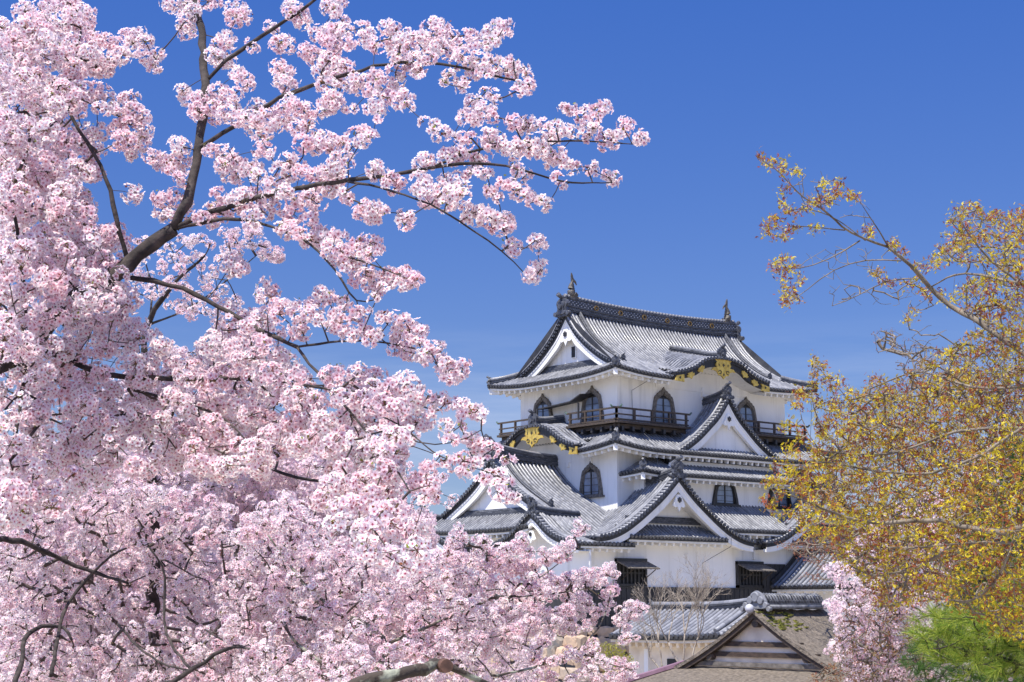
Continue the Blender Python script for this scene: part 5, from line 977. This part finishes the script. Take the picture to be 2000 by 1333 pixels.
bush('budding_tree','small red-budded tree with fine twigs in front of the turret roof','tree',[(1515,1062),(1560,1055),(1600,1035),(1660,1040),(1720,1060),(1740,1110),(1660,1125),(1600,1110),(1560,1088)],[pl_("1900,1600 1860,1300 1800,1150 1740,1100 1660,1080 1600,1065",7,1.5),pl_("1740,1100 1660,1110 1600,1095",3,1)],50,3,10,3,.006,.045,5,RP,[.4,.3,.3],MBARK,33,step=.25)
bush('budding_tree','thin leafless purple-grey twigs of a tree behind the maple crown','tree',[(1705,650),(1740,640),(1790,670),(1840,680),(1900,700),(1960,760),(1900,800),(1800,760),(1740,720),(1760,690),(1700,690)],[pl_("2050,1500 2040,1000 1960,800 1860,730 1780,690 1720,665",6,.8),pl_("1960,800 1850,760 1760,720",3,.8)],24,2,13,3,.004,.018,3,RP,[.3,.3,.4],MBARK,34,step=.2)
bush('budding_tree','dense red-budded tree of fine reddish twigs filling the gaps behind the maple','tree',[(1640,840),(1700,770),(1800,740),(2020,700),(2020,1200),(1900,1180),(1800,1150),(1700,1100),(1620,1040),(1600,940)],[pl_('2120,1600 2060,1200 1960,1000 1850,900 1700,860',14,2),pl_('2060,1200 1900,1080 1760,1020 1660,1000',8,1.5),pl_('2060,1100 1980,900 1900,780',8,1.5)],22,3,17,4,.004,.030,7,[(.34,.13,.08),(.42,.24,.10),(.26,.10,.07),(.40,.34,.06)],[.35,.25,.25,.15],MBARK,39,step=.25,maxr=.02)
bush('budding_shrub','low orange-red budding shrub spreading over the foot of the shingled roof','shrub',[(1560,1345),(1625,1290),(1640,1200),(1700,1130),(1760,1170),(1810,1250),(1830,1345)],[pl_("1760,1560 1740,1380 1700,1300",4,1.5),pl_("1740,1380 1650,1330 1580,1325",2.5,1)],40,3,12,3,.005,.04,6,[(.34,.14,.07),(.36,.22,.07),(.25,.10,.07)],[.4,.3,.3],MBARK,35,step=.25)
bush('budding_shrub','reddish shrub twig crossing the white turret wall beside the pale cherry','shrub',[(1560,1125),(1620,1108),(1660,1110),(1640,1130),(1580,1140)],[pl_("1800,1560 1780,1300 1700,1160 1640,1125",4,1)],46,2,11,2,.005,.04,5,RP,[.4,.3,.3],MBARK,36,step=.25)
bush('green_shrub','low yellow-green shrub at the corner of the castle stone wall','shrub',[(1172,1262),(1200,1258),(1232,1285),(1240,1320),(1180,1320)],[pl_("1200,1480 1205,1330 1205,1290",2.5,1)],62,2,7,3,.006,.06,7,[(.40,.36,.05),(.28,.28,.05)],[.5,.5],MBARK,37,step=.25)
# ---------------------------------------------------------------- pines
def pine(label,polys,skel,d0,dd,spacing,layers,nl,nw,seed,pal,k=46,bias=(0,0,0)):
    rg=np.random.default_rng(seed); t=thing('pine_tree',label,'tree',tuple(at(skel[0][0][0],skel[0][0][1],d0))); P=[]
    for l_ in range(layers):
        for poly in polys:
            for x,y in fill(poly,spacing,rg,.6): P.append(at(x,y,d0+rg.uniform(-.5,.5)*dd))
    P=np.array(P); fx,chs=grow(SK(lambda x,y:d0,*skel),P,rg,step=.2,rt=.004,power=.45,maxr=.03); tree_wood(t,fx,chs,BARK,BARK,8,4)
    n=len(P)*k; idx=np.repeat(np.arange(len(P)),k); ax=rg.normal(0,.5,(len(P),3))+np.array(bias); ax/=np.linalg.norm(ax,axis=1,keepdims=True); D=ax[idx]*.75+rg.normal(0,.38,(n,3)); D/=np.linalg.norm(D,axis=1,keepdims=True)
    A=P[idx]+ax[idx]*rg.uniform(-.5,.35,(n,1))*nl+rg.normal(0,nl*.02,(n,3)); ln=nl*rg.uniform(.6,1.1,(n,1)); S=np.cross(D,rg.normal(size=(n,3))); S/=np.linalg.norm(S,axis=1,keepdims=True)+1e-9; B=A+D*ln; B[:,2]-=ln[:,0]*.05
    V=np.stack([A-S*nw,A+S*nw,B+S*nw*.3,B-S*nw*.3],1).reshape(-1,3); cl=np.array(pal)[rg.integers(0,len(pal),n)]*rg.uniform(.7,1.25,(n,1)); c=np.ones((n*4,4)); c[:,:3]=np.repeat(cl,4,0)
    m=MB(); m.add(V,np.arange(n*4).reshape(-1,4),0,col=c); m.build('needles',[LEAF],t,{'kind':'stuff'},color=True); fix(t)
_lb=-RT*.9+ZU*.35
pine('bright green long-needled pine bough at the lower right below the maple',[[(1775,1225),(1800,1200),(1870,1190),(1930,1185),(1960,1130),(2020,1090),(2020,1320),(1960,1325),(1880,1320),(1830,1290),(1790,1260)]],[pl_("2150,1700 2120,1400 2060,1300 1960,1290 1880,1270 1800,1245",14,2),pl_("2060,1300 1960,1250 1880,1230",4,2)],14.5,1.2,30,4,.17,.0017,41,[(.12,.22,.025),(.28,.38,.04),(.46,.50,.08)],k=75,bias=tuple(_lb))
pine('dark green pine standing behind the maple at the right edge',[[(1880,1000),(1940,880),(2020,840),(2020,1345),(1800,1345),(1760,1290),(1850,1180),(1870,1100)]],[pl_("2120,1700 2090,1300 2060,1000 2040,820",14,4),pl_("2070,1100 1960,1050 1900,1010",5,2),pl_("2080,1200 1990,1150 1920,1120",5,2)],20,2.5,24,4,.16,.002,42,[(.05,.12,.02),(.08,.16,.025)],k=46)
